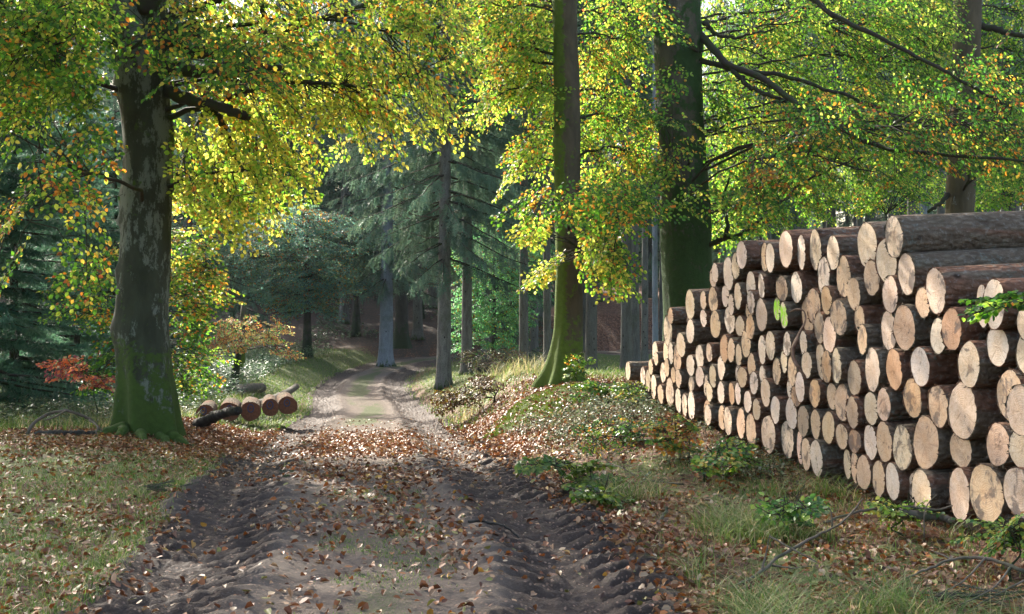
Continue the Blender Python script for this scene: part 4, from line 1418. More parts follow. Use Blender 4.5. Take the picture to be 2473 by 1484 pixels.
def spruce(kind, X, Yb, d, label, width=None, group='spruces of the plantation', rot=None, sc=1.0, pale=False, name='spruce_tree', parts=True, xy=None, rg=random):
    tm, cm, wm, r = SPV[kind]
    x, y = xy if xy is not None else ((X - CX) / F_PX * d, d)
    z = g1(x, y) - .04
    t = empty(name, (x, y, z), label, 'spruce', group)
    t.rotation_euler.z = rg.uniform(0, 6.28) if rot is None else rot
    t.scale = (sc, sc, sc)
    wr = (width / F_PX * d / 2 / (r * sc) / .95) if width else 1.0
    if pale:
        tm = tm.copy()
        tm.materials[0] = M['spruce_bark_pale']
    for nm, me in (('trunk', tm), ('crown', cm)):
        o = link(bpy.data.objects.new(nm, me))
        o.parent = t
        if nm == 'trunk': o.scale = (wr, wr, 1)
        else:
            b = link(bpy.data.objects.new('boughs', wm))
            b.parent = o
    return t


S1 = spruce('tall', 1073, 918, 42, 'grey spruce trunk nearest the right edge of the road, with bare dead branches', 33, rot=1.0)
for k, (y0, x1, y1, dx) in enumerate([(575, 985, 560, 10), (525, 960, 500, 20), (445, 990, 430, 20), (460, 975, 470, 10), (655, 1012, 648, 0), (610, 1010, 640, 0), (500, 1010, 530, 0), (420, 1000, 450, 0), (480, 1120, 470, 0), (390, 990, 420, 0), (672, 1005, 660, 0), (683, 1015, 690, 0)]):
    P = at(np.array([1066 if x1 < 1073 else 1082, (1066 + x1) / 2, x1]), np.array([y0, (y0 + y1) / 2 + dx * .5, y1]), np.array([42, 41.7, 41.3]))
    o = stub(P, .03, .008, None, M['dead_branch'], 'branch', (0, 0, 0), 10, 5, 200 + k)
    o.parent = S1
    o.matrix_parent_inverse = (Matrix.Translation(S1.location) @ Matrix.Rotation(S1.rotation_euler.z, 4, 'Z')).inverted()
for kind, X, d, w, lab, pale in [
    ('tall2', 1128, 45, 25, 'second grey spruce trunk right of the road, just past the one with dead branches', False),
    ('tall', 933, 62, 33, 'pale blue grey spruce trunk at the bend of the road', True),
    ('pole', 1267, 46, 22, 'spruce trunk left of the mossy edged beech, brownish grey', False),
    ('pole2', 1322, 44, 19, 'thin pale spruce trunk close against the left side of the mossy edged beech', False),
    ('pole', 1430, 42, 28, 'spruce trunk close to the right side of the mossy edged beech', False),
    ('pole', 1511, 40, 26, 'brown grey spruce trunk midway between the mossy beech and the thickest beech', False),
    ('pole2', 1535, 56, 20, 'blue grey spruce trunk just right of the brown grey one, middle of three', False),
    ('pole2', 1556, 60, 17, 'dim blue grey spruce trunk left of the thin sunlit one', False),
    ('pole2', 1583, 38, 14, 'thinnest spruce trunk with one sunlit side, left of the thickest beech', True),
    ('pole', 1290, 66, 20, 'far spruce trunk behind the brownish grey one left of the mossy beech', False),
    ('tall2', 1300, 75, 18, 'far dim spruce between trunks behind the leafy young beech', False),
    ('pole2', 1415, 70, 18, 'far dim spruce behind the right side of the mossy beech', False),
    ('pole', 1598, 70, 14, 'far dim spruce trunk touching the left side of the thickest beech', False),
    ('tall2', 1048, 80, 22, 'dark spruce trunk in the gloom left of the trunk with dead branches', False),
    ('pole', 1850, 44, 24, 'grey spruce trunk behind the log stack, first right of the thickest beech', False),
    ('pole2', 1935, 58, 22, 'dark spruce trunk behind the stack, left of the bright gap', False),
    ('pole', 1965, 50, 19, 'pale spruce trunk behind the stack, right of the bright gap', True),
    ('pole', 2008, 40, 27, 'brown spruce trunk behind the middle of the log stack', False),
    ('pole2', 2075, 60, 17, 'dim spruce trunk behind the stack right of the brown one', False),
    ('pole2', 2150, 66, 15, 'thin dim spruce trunk behind the stack left of a pale pair', False),
    ('pole', 2202, 50, 22, 'grey spruce trunk behind the stack, left one of a pale pair', False),
    ('pole2', 2232, 46, 20, 'pale spruce trunk behind the stack, right one of a pale pair', True),
    ('pole', 2276, 44, 24, 'grey spruce trunk partly behind the leaning brown beech', False),
    ('pole2', 2385, 54, 20, 'blue grey spruce trunk first to the right of the leaning brown beech', False),
    ('pole', 2425, 48, 22, 'grey spruce trunk near the right edge above the topmost log', False),
    ('pole2', 2455, 58, 18, 'spruce trunk at the very right edge above the topmost log', False)]:
    spruce(kind, X, 0, d, lab, w, pale=pale)

# dark beech beside the pale spruce at the bend
Lx = np.array([(968 - CX) / F_PX * 66, 66., 0])
Lx[2] = g1(Lx[0], Lx[1]) - .05
TX = empty('beech_tree', Lx, 'dark mossy beech trunk right beside the pale spruce at the road bend', 'tree', 'beeches beside the road')
AX = trunk(TX, [(842, 948, 992), (800, 952, 986), (700, 954, 984), (600, 955, 983), (400, 956, 981), (200, 957, 980)], 66, M['bark_dark'], 44, sides=24, top=[(4, .2, .7), (8, .3, .2)], flare=.4, fh=1.5, loc=Lx, mossy=lambda th, h: .5 * np.exp(-h / 1.2) + 0 * th)
p, q = fill([(940, 300), (1060, 300), (1060, 560), (1000, 620), (950, 600)], 64, 69, 120, rs)
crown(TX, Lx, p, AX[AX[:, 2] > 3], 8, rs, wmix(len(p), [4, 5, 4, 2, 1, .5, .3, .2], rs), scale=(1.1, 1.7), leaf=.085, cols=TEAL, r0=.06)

# dense spruces on the left, foliage to the ground
for k, (X, d, s, lab) in enumerate([(40, 27, 1.0, 'dense dark green young spruce at the left edge, branches to the ground'), (-90, 24, 1.1, 'dark green young spruce cut off by the left edge'), (190, 36, .9, 'dark young spruce just left of the old beech, half in shadow'),
                                    (280, 42, 1.0, 'dark young spruce hidden behind the old beech trunk'), (95, 44, 1.25, 'taller blue green spruce behind the dense one at the left edge')]):
    spruce('young', X, 0, d, lab, None, 'young spruces on the left', sc=s, name='young_spruce')
for k, (X, d, kind, s, lab) in enumerate([(215, 52, 'full', .9, 'grey green spruce with a brown trunk seen left of the old beech'), (455, 60, 'full2', 1.0, 'blue green spruce behind the yellow beech foliage, left'), (700, 78, 'full', 1.05, 'tall spruce above the shaded beeches on the slope'),
                                          (830, 74, 'tall', 1.0, 'drooping grey green spruce left of the pale trunk at the bend'), (1180, 60, 'tall', 1.0, 'drooping spruce between the road and the mossy beech'), (1010, 70, 'tall2', 1.0, 'drooping spruce behind the trunk with dead branches'),
                                          (1240, 72, 'full', .9, 'grey green spruce behind the leafy young beech'), (590, 84, 'full2', 1.0, 'spruce on the hill top above the orange leaved beech')]):
    spruce(kind, X, 0, d, lab, None, 'drooping spruces behind the road', sc=s)

# the wood behind: row upon row of spruce
rb = np.random.default_rng(17)
cnt = 0
far = []
for ring, (d0, d1, n) in enumerate([(78, 98, 50), (100, 125, 60)]):
    for i in range(n):
        X = -420 + (3300 / n) * (i + rb.uniform(.15, .85))
        d = rb.uniform(d0, d1)
        far.append((X, d))
for X, d in far:
    x = (X - CX) / F_PX * d
    right = X > 1500
    kind = rb.choice(['pole', 'pole2', 'full', 'full2'], p=[.25, .25, .25, .25]) if (right and d < 92) else rb.choice(['full', 'full2', 'tall', 'tall2'])
    if right and 1925 < X < 1960 and d < 101: continue
    lab = 'far spruce in the dim rows behind the log stack' if right else ('far spruce on the wooded hill left of the road' if X < 930 else 'far spruce in the wood straight beyond the road bend')
    spruce(kind, X, 0, d, lab, None, 'distant spruces behind the log stack' if right else ('distant spruces on the hill' if X < 930 else 'distant spruces beyond the bend'), sc=float(rb.uniform(.9, 1.15)))


# ------------------------------------------------------------------ the log stack
# x, distance, height, radius, heading of the sawn face (degrees), tone, layer from the ground, place in its layer from the far end
LOGS = """
1.493,19.919,0.296,0.149,19,w,1,1
1.58,19.373,0.733,0.129,11,c,3,1
1.71,18.582,0.698,0.132,9,w,3,2
1.753,18.321,0.652,0.145,8,g,3,3
1.772,18.169,0.83,0.099,12,t,4,1
1.796,18.026,0.588,0.154,8,c,2,1
1.807,17.842,0.952,0.087,13,c,4,3
1.816,18.047,1.024,0.141,10,w,4,2
1.875,17.653,0.786,0.133,9,c,3,4
1.897,17.432,0.856,0.113,10,t,4,5
1.848,17.701,0.519,0.122,12,s,2,2
1.92,17.294,0.564,0.184,9,c,2,3
1.948,17.133,0.783,0.099,13,t,3,5
1.974,16.866,0.751,0.111,13,c,3,6
1.98,16.927,0.49,0.144,9,w,2,4
2.022,16.665,0.452,0.134,7,c,2,5
2.064,16.378,0.469,0.17,7,w,2,6
2.058,16.398,0.93,0.122,17,w,4,8
2.12,16.046,0.817,0.118,17,w,4,10
2.063,16.348,0.712,0.099,12,c,3,7
1.975,16.981,1.007,0.187,8,t,4,7
1.901,17.586,1.046,0.142,7,c,4,4
1.931,17.283,1.038,0.141,6,w,4,6
2.051,16.385,1.626,0.169,12,c,7,1
2.141,15.913,1.674,0.111,10,c,7,2
2.139,15.88,1.475,0.103,13,w,6,4
2.051,16.367,1.32,0.142,12,w,6,3
2.061,16.538,1.444,0.078,16,c,6,2
1.909,17.426,1.31,0.188,10,c,5,1
1.982,16.701,1.156,0.148,14,c,5,2
1.92,17.213,1.493,0.104,12,t,6,1
2.132,16.164,1.028,0.147,11,w,4,9
2.172,15.672,1.1,0.11,10,c,5,3
2.207,15.445,1.411,0.155,13,t,6,5
2.304,15.054,1.461,0.145,14,w,6,6
2.342,14.612,1.404,0.11,16,c,6,7
2.386,14.251,1.399,0.129,10,o,6,8
2.447,13.955,1.522,0.16,11,c,6,9
2.261,15.147,1.158,0.152,9,o,5,4
2.293,14.88,1.147,0.13,9,t,5,5
2.335,14.653,1.107,0.113,9,g,5,6
2.376,14.445,1.226,0.139,11,t,5,7
2.411,14.314,1.011,0.125,10,s,4,15
2.457,13.964,1.181,0.141,7,w,5,8
2.487,13.692,1.23,0.147,8,c,5,9
2.558,13.228,1.256,0.115,8,w,5,11
2.556,13.361,1.087,0.108,6,c,5,10
2.59,13.138,1.013,0.14,8,t,4,20
2.526,13.57,0.988,0.137,6,s,4,18
2.463,13.973,0.921,0.109,8,w,4,17
2.252,15.304,0.946,0.13,11,w,4,12
2.191,15.527,0.846,0.129,10,g,4,11
2.165,15.847,0.721,0.122,6,c,3,8
2.17,15.643,0.661,0.106,12,c,3,9
2.24,15.251,0.682,0.125,9,w,3,10
2.301,14.89,0.694,0.117,8,o,3,11
2.33,14.671,0.707,0.112,7,w,3,12
2.344,14.706,0.912,0.096,13,w,4,13
2.348,14.51,0.885,0.11,17,t,4,14
2.409,14.164,0.844,0.113,13,w,4,16
2.457,13.782,0.771,0.145,8,c,3,15
2.381,14.37,0.644,0.116,10,w,3,13
2.424,14.1,0.586,0.108,12,g,3,14
2.511,13.557,0.62,0.134,10,w,3,16
2.599,13.235,0.607,0.147,10,w,3,17
2.608,12.885,0.873,0.144,5,w,4,21
2.596,13.279,0.837,0.09,9,w,4,19
2.619,13.099,0.791,0.111,14,o,3,18
2.627,12.83,0.572,0.144,10,g,2,12
2.179,15.863,0.441,0.124,12,o,2,7
2.152,15.627,0.413,0.122,10,c,2,8
2.253,15.256,0.412,0.141,7,t,2,9
2.273,14.977,0.402,0.15,8,c,2,10
2.347,14.58,0.409,0.163,6,t,2,11
2.397,14.269,0.368,0.16,10,t,1,2
2.479,13.754,0.371,0.192,10,c,1,3
2.594,13.388,0.357,0.174,10,c,1,4
2.643,13.036,0.308,0.153,1,c,1,5
2.635,12.745,0.281,0.153,5,c,1,6
2.665,12.448,0.277,0.161,8,w,1,7
2.675,12.529,0.567,0.131,8,s,2,13
2.722,12.238,0.563,0.144,9,t,2,14
2.641,12.884,1.276,0.114,6,w,6,11
2.647,12.775,1.081,0.125,10,c,5,12
2.288,15.039,1.954,0.176,10,w,8,3
2.198,15.396,1.969,0.11,10,w,8,2
2.209,15.605,1.925,0.112,13,c,8,1
2.323,14.753,2.029,0.137,11,c,9,1
2.34,14.499,2.131,0.151,11,w,9,2
2.477,13.93,2.088,0.142,6,t,9,3
2.477,13.651,2.072,0.148,6,w,9,4
2.557,13.282,2.143,0.182,9,c,9,5
2.636,12.961,2.103,0.16,2,w,9,6
2.198,15.544,1.679,0.142,13,t,7,3
2.28,15.191,1.718,0.125,9,w,7,4
2.291,14.872,1.624,0.113,7,w,7,5
2.327,14.651,1.712,0.137,8,c,7,6
2.41,14.355,1.824,0.137,11,w,8,4
2.383,14.185,1.65,0.118,9,w,7,8
2.406,14.404,1.579,0.116,10,t,7,7
2.447,13.957,1.805,0.124,5,w,8,5
2.539,13.385,1.774,0.12,17,t,8,6
2.625,13.13,1.78,0.153,8,w,7,11
2.523,13.535,1.581,0.116,5,P,7,9
2.544,13.313,1.523,0.123,6,P,7,10
2.7,12.948,1.543,0.174,10,t,6,10
2.68,12.64,1.607,0.165,10,t,7,12
2.697,12.639,2.108,0.183,5,c,9,7
2.752,12.191,2.063,0.148,9,c,9,8
2.722,12.417,1.871,0.169,6,w,8,7
2.791,11.975,1.855,0.176,7,t,8,8
2.815,11.716,1.709,0.143,8,t,7,14
2.704,12.229,1.658,0.129,8,o,7,13
2.74,11.932,1.514,0.157,12,t,6,14
2.692,12.447,1.421,0.137,8,g,6,12
2.719,12.184,1.363,0.156,9,c,6,13
2.884,11.556,2.105,0.194,9,c,9,9
2.928,11.123,1.959,0.18,12,c,8,10
2.883,11.396,1.836,0.144,12,t,8,9
2.913,10.844,2.134,0.163,9,c,9,10
2.968,10.7,1.85,0.157,9,c,8,11
2.913,10.959,1.697,0.143,10,c,7,15
2.839,11.618,1.501,0.113,8,t,6,15
2.826,11.469,1.34,0.121,5,t,6,16
2.924,11.036,1.419,0.153,9,c,6,17
2.957,10.723,1.444,0.173,13,t,6,18
3.038,10.195,1.718,0.171,7,c,7,17
3.021,10.459,1.633,0.116,10,t,7,16
3.062,10.222,1.39,0.129,9,w,6,19
3.075,9.953,1.445,0.155,8,o,6,20
3.152,9.302,1.621,0.172,4,w,7,19
3.181,9.613,1.606,0.146,-2,w,7,18
3.208,9.397,1.342,0.14,10,w,6,21
3.229,8.925,1.496,0.118,10,c,6,23
3.273,9.052,1.296,0.131,8,c,6,22
3.116,9.698,1.207,0.161,9,c,5,19
3.001,10.456,1.163,0.152,10,w,5,18
2.933,10.919,1.123,0.157,8,o,5,17
2.865,11.308,1.104,0.178,5,c,5,16
2.811,11.681,1.016,0.149,8,g,4,24
2.733,11.969,1.105,0.149,3,c,5,15
2.706,12.238,1.088,0.138,7,o,5,14
2.719,12.518,1.121,0.163,2,c,5,13
2.673,12.555,0.84,0.132,9,o,4,22
2.747,12.207,0.835,0.114,11,t,4,23
2.773,11.95,0.799,0.159,10,s,3,19
2.796,11.68,0.734,0.132,9,g,3,20
2.867,11.351,0.79,0.134,11,c,3,21
2.901,11.103,0.837,0.129,10,c,4,25
2.991,10.62,0.92,0.153,10,o,4,26
3.05,10.178,0.89,0.154,10,t,4,27
3.11,9.821,0.885,0.205,10,c,3,23
3.248,9.274,1.021,0.181,7,t,4,28
3.204,8.946,0.945,0.163,15,c,4,29
3.193,9.345,0.695,0.143,13,s,3,24
3.261,9.087,0.693,0.132,19,c,3,25
2.769,11.942,0.514,0.112,13,t,2,15
2.812,11.672,0.498,0.102,16,o,2,16
2.867,11.373,0.518,0.141,8,w,2,17
2.902,11.089,0.547,0.158,9,t,2,18
2.954,10.771,0.533,0.175,9,c,2,19
3.019,10.373,0.609,0.201,11,t,2,20
3.144,9.965,0.605,0.133,16,t,3,22
2.824,11.97,0.281,0.124,2,c,1,8
2.829,11.729,0.276,0.134,1,t,1,9
2.834,11.47,0.265,0.143,10,t,1,10
2.889,11.205,0.249,0.143,7,t,1,11
2.923,10.927,0.259,0.151,5,w,1,12
3.017,10.668,0.237,0.13,1,c,1,13
2.984,10.375,0.251,0.172,8,c,1,14
3.102,9.86,0.302,0.185,5,c,1,15
3.162,9.486,0.356,0.203,14,s,1,16
3.231,9.045,0.42,0.169,17,c,2,21
"""
TONES = {'w': (.66, .56, .485), 'c': (.63, .505, .395), 't': (.57, .425, .30), 'o': (.51, .34, .215), 'g': (.42, .335, .25), 's': (.56, .42, .30), 'P': (.62, .52, .42)}
TWORD = {'w': 'whitish', 'c': 'cream', 't': 'tan', 'o': 'orange tan', 'g': 'greyish', 's': 'dark stained', 'P': 'green painted'}
NUM = ['', 'one, lowest', 'two', 'three', 'four', 'five', 'six', 'seven', 'eight', 'nine, topmost']
ORD = ['', 'first', 'second', 'third', 'fourth', 'fifth', 'sixth', 'seventh', 'eighth', 'ninth', 'tenth', 'eleventh', 'twelfth', 'thirteenth', 'fourteenth', 'fifteenth', 'sixteenth', 'seventeenth',
       'eighteenth', 'nineteenth', 'twentieth', 'twenty first', 'twenty second', 'twenty third', 'twenty fourth', 'twenty fifth', 'twenty sixth', 'twenty seventh', 'twenty eighth', 'twenty ninth', 'thirtieth']


def log_meshes(r, length, skew, seed, sides=36):
    """bark shell and sawn end; the axis runs along +x from the sawn end at the origin"""
    rg = np.random.default_rng(seed)
    th = np.arange(sides) * 2 * np.pi / sides
    ph = rg.uniform(0, 6.28, 3)
    oval = 1 + .035 * np.sin(2 * th + ph[0]) + .022 * np.sin(3 * th + ph[1]) + .014 * np.sin(5 * th + ph[2])
    tk = math.tan(skew)
    ring = lambda rr, x0: np.stack([np.broadcast_to(x0, th.shape) - tk * np.cos(th) * rr, np.cos(th) * rr, np.sin(th) * rr], 1)
    ro = r * oval * (1 + rg.normal(0, .006, sides))
    ri = ro * (.962 + rg.normal(0, .006, sides))
    rings = [ring(ri, .012), ring(ri, 0.0), ring(ro * (1 + rg.normal(0, .012, sides)), rg.uniform(-.012, .012, sides)), ring(ro * 1.0, .05)]
    xs = np.linspace(.18, length, 16)
    for k, x in enumerate(xs):
        nz = fbm(th * 1.6 + seed, th * 0 + x * 2.2, seed, 3) * (.5 - .5 * np.cos(th)) + fbm(th * 1.6 + seed + 30, th * 0 + x * 2.2, seed, 3) * (.5 + .5 * np.cos(th))
        rr = ro * (1 - .018 * x) * (1 + (nz - .5) * .07)
        fade = max(0, 1 - x / .6)
        p = np.stack([np.full(sides, x) - tk * np.cos(th) * rr * fade, np.cos(th) * rr, np.sin(th) * rr], 1)
        rings.append(p)
    n = len(rings)
    V = np.concatenate(rings + [np.array([[length, 0, 0]])])
    i = np.arange(sides)
    j = (i + 1) % sides
    Q = np.concatenate([np.stack([i, i + sides, j + sides, j], 1) + k * sides for k in range(n - 1)])
    T = np.stack([j + (n - 1) * sides, i + (n - 1) * sides, np.full(sides, n * sides)], 1)
    # ragged bark fibres round the sawn edge
    nf = 22
    a = rg.uniform(0, 6.28, nf)
    rr = np.interp(a, np.append(th, 2 * np.pi), np.append(ro, ro[0]))
    b = np.stack([-tk * np.cos(a) * rr, np.cos(a) * rr, np.sin(a) * rr], 1)
    e = b * np.array([1, 1.0, 1.0]) + np.stack([-rg.uniform(.004, .016, nf), np.cos(a) * rg.uniform(.002, .02, nf), np.sin(a) * rg.uniform(.002, .02, nf)], 1) + rg.normal(0, .006, (nf, 3))
    tn = np.stack([0 * a, -np.sin(a), np.cos(a)], 1) * rg.uniform(.003, .010, nf)[:, None]
    FV = np.stack([b - tn, b + tn, e], 1).reshape(-1, 3)
    m = len(V)
    V = np.concatenate([V, FV])
    T = np.concatenate([T, np.arange(nf * 3).reshape(-1, 3) + m])
    # the sawn face
    FR = [ring(ri * f, rg.normal(0, .0012, sides) * (f < .99)) for f in (1.0, .82, .6, .36, .15)]
    W = np.concatenate(FR + [np.zeros((1, 3))])
    k = len(FR)
    FQ = np.concatenate([np.stack([i, j, j + sides, i + sides], 1) + q * sides for q in range(k - 1)])
    FQ = FQ[:, ::-1]
    FT = np.stack([j + (k - 1) * sides, i + (k - 1) * sides, np.full(sides, k * sides)], 1)
    return (V, Q, T), (W, FQ, FT)


AX_YAW = R(9.1)
rl = np.random.default_rng(33)
special = {}
for li, line in enumerate(LOGS.strip().split('\n')):
    a = line.split(',')
    x, y, z, r, fy = map(float, a[:5])
    tone, lay, place = a[5], int(a[6]), int(a[7])
    yaw = AX_YAW + R(rl.normal(0, 1.3))
    if li == 0: yaw = R(6)
    skew = R(fy) - yaw
    skew = float(np.clip(skew, R(-14), R(16)))
    Ln = rl.uniform(3.3, 4.3)
    (V, Q, T), (W, FQ, FT) = log_meshes(r, Ln, skew, li)
    o = npmesh('log', V, Q, T, mats=[M['log_bark']], smooth=True)
    o.location = (x, y, z)
    tilt = R(1.6 + rl.normal(0, .7)) if z < 1.4 else R(2.6 + rl.normal(0, .6))
    o.rotation_euler = (rl.uniform(-.5, .5) * 0, -tilt, yaw)
    size = 'thick' if r > .165 else ('thin' if r < .118 else 'medium')
    if li == 0: lab = 'lone whitish ended log lying on the ground before the far end of the stack'
    elif tone == 'P' and 'P' not in special: lab, special['P'] = 'log with lime green paint on its sawn end, left one of the pair', 1
    elif tone == 'P': lab = 'log with lime green paint on its sawn end, right one of the pair'
    elif li == 1: lab = 'medium cream log sticking out furthest at the far end, above the lone log'
    elif x > 3.40 and False: lab = ''
    else: lab = '%s %s log, %s from the far end in layer %s' % (size, TWORD[tone], ORD[min(place, 30)], NUM[lay])
    tag(o, lab, 'log', 'logs of the roadside stack')
    f = npmesh('cut_face', W, FQ, FT, mats=[M['cut_paint' if tone == 'P' else 'cut']], parent=o, smooth=False)
    c = np.array(TONES[tone]) * rl.uniform(.92, 1.08) * (1 + rl.normal(0, .02, 3))
    f.color = (*np.clip(c, 0, 1), 1)
    if tone == 'P': f['label'] = 'sawn end sprayed with lime green paint'

# bearers under the stack
for k, off in enumerate((.35, 2.6)):
    A = np.array([(3.28 + off, 8.4), (2.6 + off, 12.5), (1.85 + off, 17.6)])
    zc = [.02, .02, .20]
    mb = MB()
    c = spline(np.column_stack([A, zc]), 24)
    mb.tube(c, np.linspace(.10, .085, 24) * (1 + rl.normal(0, .02, 24)), 16)
    o = mb.build('bearer_log', M['log_bark'], None)
    tag(o, ['dark bearer log lying under the sawn ends along the foot of the stack', 'dark bearer log under the middle of the stack, half hidden'][k], 'log')

# bark strip hanging down over the sawn ends
def strip():
    P = at(np.array([1932, 1950, 1968, 1972, 1958, 1943, 1945, 1962, 1972]), np.array([755, 748, 752, 775, 805, 840, 870, 895, 915]), np.array([12.95, 12.85, 12.75, 12.7, 12.6, 12.5, 12.45, 12.35, 12.3]))
    c = spline(P, 40)
    c[:, 0] -= .10
    t = nrm(np.gradient(c, axis=0))
    w = nrm(np.cross(t, np.array([.5, .8, .2])))
    wd = np.interp(np.linspace(0, 1, 40), [0, .15, .5, .8, 1], [.005, .014, .020, .016, .004])[:, None]
    tw = np.sin(np.linspace(0, 5, 40))[:, None]
    nn = nrm(np.cross(t, w))
    s = nrm(w + nn * tw * .8)
    V = np.stack([c - s * wd, c + nn * .010, c + s * wd, c - nn * .004], 1).reshape(-1, 3)
    i = np.arange(4)
    j = (i + 1) % 4
    Q = np.concatenate([np.stack([i, j, j + 4, i + 4], 1) + k * 4 for k in range(39)])
    o = npmesh('bark_strip', V, Q, mats=[M['strip']], smooth=False)
    tag(o, 'long torn strip of bark hanging across the middle of the stack', 'bark strip')


strip()

# ------------------------------------------------------------------ old sawn logs on the left
for k, (X, Y, w, h, ln, lab) in enumerate([(695, 980, 46, 44, 1.5, 'reddish log end with a blue ring, first of the row from the road'), (653, 985, 42, 40, 1.4, 'reddish log end with a blue ring, second of the row from the road'),
                                           (605, 994, 52, 44, 1.6, 'broadest reddish log end with a blue ring, middle of the row'), (553, 996, 54, 42, 1.5, 'reddish log end with a blue mark, behind the black rotten log'),
                                           (495, 999, 44, 42, 1.3, 'dark log end by dry grass, nearest the old beech')]):
    d = 25.6 - k * .25
    p = at(X, Y, d)
    r = (w + h) / 4 / F_PX * d
    (V, Q, T), (W, FQ, FT) = log_meshes(r, ln, 0, 400 + k)
    o = npmesh('sawn_log', V, Q, T, mats=[M['log_bark']], smooth=True)
    p[2] = max(p[2], g1(p[0], p[1]) + r * .75)
    o.location = p
    o.rotation_euler = (0, 0, R(101 - k * .5))
    tag(o, lab, 'log', 'old sawn logs by the left verge')
    f = npmesh('cut_face', W, FQ, FT, mats=[M['red_cut']], parent=o)
    mb = MB()
    rg = np.random.default_rng(k)
    a = np.linspace(0, 2 * np.pi, 26)
    oy, oz = r * rg.uniform(-.1, .2), r * .3
    ra = r * rg.uniform(.32, .42)
    for s in range(25):
        if k == 3 and 8 < s < 14: continue
        mb.segs([(-.004, oy + math.cos(a[s]) * ra * .85, oz + math.sin(a[s]) * ra * 1.1)], [(-.004, oy + math.cos(a[s + 1]) * ra * .85, oz + math.sin(a[s + 1]) * ra * 1.1)], .010, .010, 4)
    mb.segs([(-.004, oy - .02, oz)], [(-.004, oy + .02, oz)], .009, .009, 4)
    mb.build('paint_mark', M['blue'], f, smooth=False)

for k, (pts, ra, rb, lab) in enumerate([([(578, 986, 27.5), (640, 972, 30), (690, 950, 33), (716, 934, 35.5)], .10, .075, 'long thin grey log lying in the herbs behind the row of log ends'), ([(560, 958, 34), (600, 945, 36), (632, 937, 37.5)], .16, .13, 'short thick grey log lying below the orange leaved beech')]):
    mb = MB()
    P = at(*np.array(pts, float).T)
    zg = G(P[:, 0], P[:, 1]) + .12
    P[:, 2] = np.maximum(P[:, 2], zg)
    mb.tube(spline(P, 20), np.linspace(ra, rb, 20), 14)
    tag(mb.build('fallen_log', M['dead_branch'], None), lab, 'log')


def loose(name, pts, ra, rb, mat, lab, cat, n=26, sides=8, seed=0, ground=None, twigs=()):
    """a branch lying about: a main stem and its side twigs in one thing"""
    rg = np.random.default_rng(seed)
    P = at(*np.array(pts, float).T)
    if ground is not None: P[:, 2] = G(P[:, 0], P[:, 1]) + np.asarray(ground)
    else: P[:, 2] = np.maximum(P[:, 2], G(P[:, 0], P[:, 1]) + ra * .3)
    c = spline(P, n)
    c[1:-1] += rg.normal(0, min(ra * .25, .009), (n - 2, 3))
    mb = MB()
    mb.tube(c, np.linspace(ra, rb, n) * (1 + rg.normal(0, .07, n)), sides)
    for tp in twigs:
        Q = at(*np.array(tp, float).T)
        Q[:, 2] = np.maximum(Q[:, 2], G(Q[:, 0], Q[:, 1]) + .004)
        cc = spline(Q, 12)
        cc[1:-1] += rg.normal(0, ra * .12, (10, 3))
        mb.tube(cc, np.linspace(ra * .55, rb * .6, 12), 6)
    o = mb.build(name, mat, None)
    return tag(o, lab, cat)


loose('fallen_branch', [(62, 1062, 17.6), (85, 1020, 17.7), (120, 1000, 17.8), (160, 992, 17.8), (200, 1005, 17.9), (228, 1020, 18.), (247, 1048, 18.0)], .024, .016, M['dead_branch'], 'bare arched branch standing in the grass left of the old beech', 'branch', seed=1,
      twigs=[[(215, 1015, 17.9), (235, 1030, 17.6), (232, 1050, 17.5)], [(160, 992, 17.8), (130, 1008, 17.5), (110, 1015, 17.4)]])
loose('fallen_branch', [(85, 1078, 17.6), (130, 1062, 17.6), (165, 1055, 17.6), (195, 1060, 17.6), (230, 1068, 17.6)], .06, .05, M['black_wood'], 'low dark curved piece of wood on the ground left of the old beech', 'branch', seed=2)
loose('rotten_log', [(478, 1025, 22.0), (505, 1012, 21.6), (530, 1003, 21.2), (560, 994, 20.8), (575, 992, 20.6)], .085, .06, M['black_wood'], 'black rotten piece of trunk in front of the row of log ends', 'log', seed=3, sides=12)
loose('fallen_branch', [(1775, 1455, 8.0), (1840, 1380, 8.3), (1880, 1345, 8.5), (1960, 1300, 9.0), (2020, 1270, 9.3), (2060, 1235, 9.5), (2085, 1205, 9.7)], .013, .005, M['dead_branch'], 'long thin forked twig rising from the grass in front of the stack', 'branch', seed=4,
      twigs=[[(1838, 1382, 8.3), (1852, 1330, 8.35), (1860, 1290, 8.4)], [(1858, 1296, 8.4), (1920, 1330, 8.2), (1980, 1362, 8.1)], [(2010, 1275, 9.3), (2008, 1240, 9.3), (2000, 1225, 9.3)], [(1860, 1365, 8.4), (1910, 1372, 8.3), (1960, 1368, 8.2)]])
loose('fallen_branch', [(2473, 1380, 7.6), (2380, 1348, 7.8), (2300, 1352, 7.9), (2230, 1380, 7.9), (2180, 1400, 7.9)], .012, .005, M['dead_branch'], 'thin twig with side shoots in the bottom right corner', 'branch', seed=5,
      twigs=[[(2440, 1370, 7.6), (2400, 1420, 7.4), (2300, 1470, 7.2)], [(2380, 1348, 7.8), (2330, 1400, 7.5), (2260, 1440, 7.4)], [(2300, 1352, 7.9), (2250, 1330, 8.0)], [(2480, 1400, 7.4), (2420, 1430, 7.3), (2330, 1480, 7.2)]])
loose('fallen_branch', [(1990, 1262, 9.5), (2080, 1235, 9.6), (2180, 1225, 9.6), (2260, 1232, 9.5), (2300, 1222, 9.5)], .010, .006, M['dead_branch'], 'thin twig lying along the foot of the stack', 'branch', seed=6, twigs=[[(2232, 1300, 9.2), (2235, 1230, 9.2), (2262, 1195, 9.2)]])
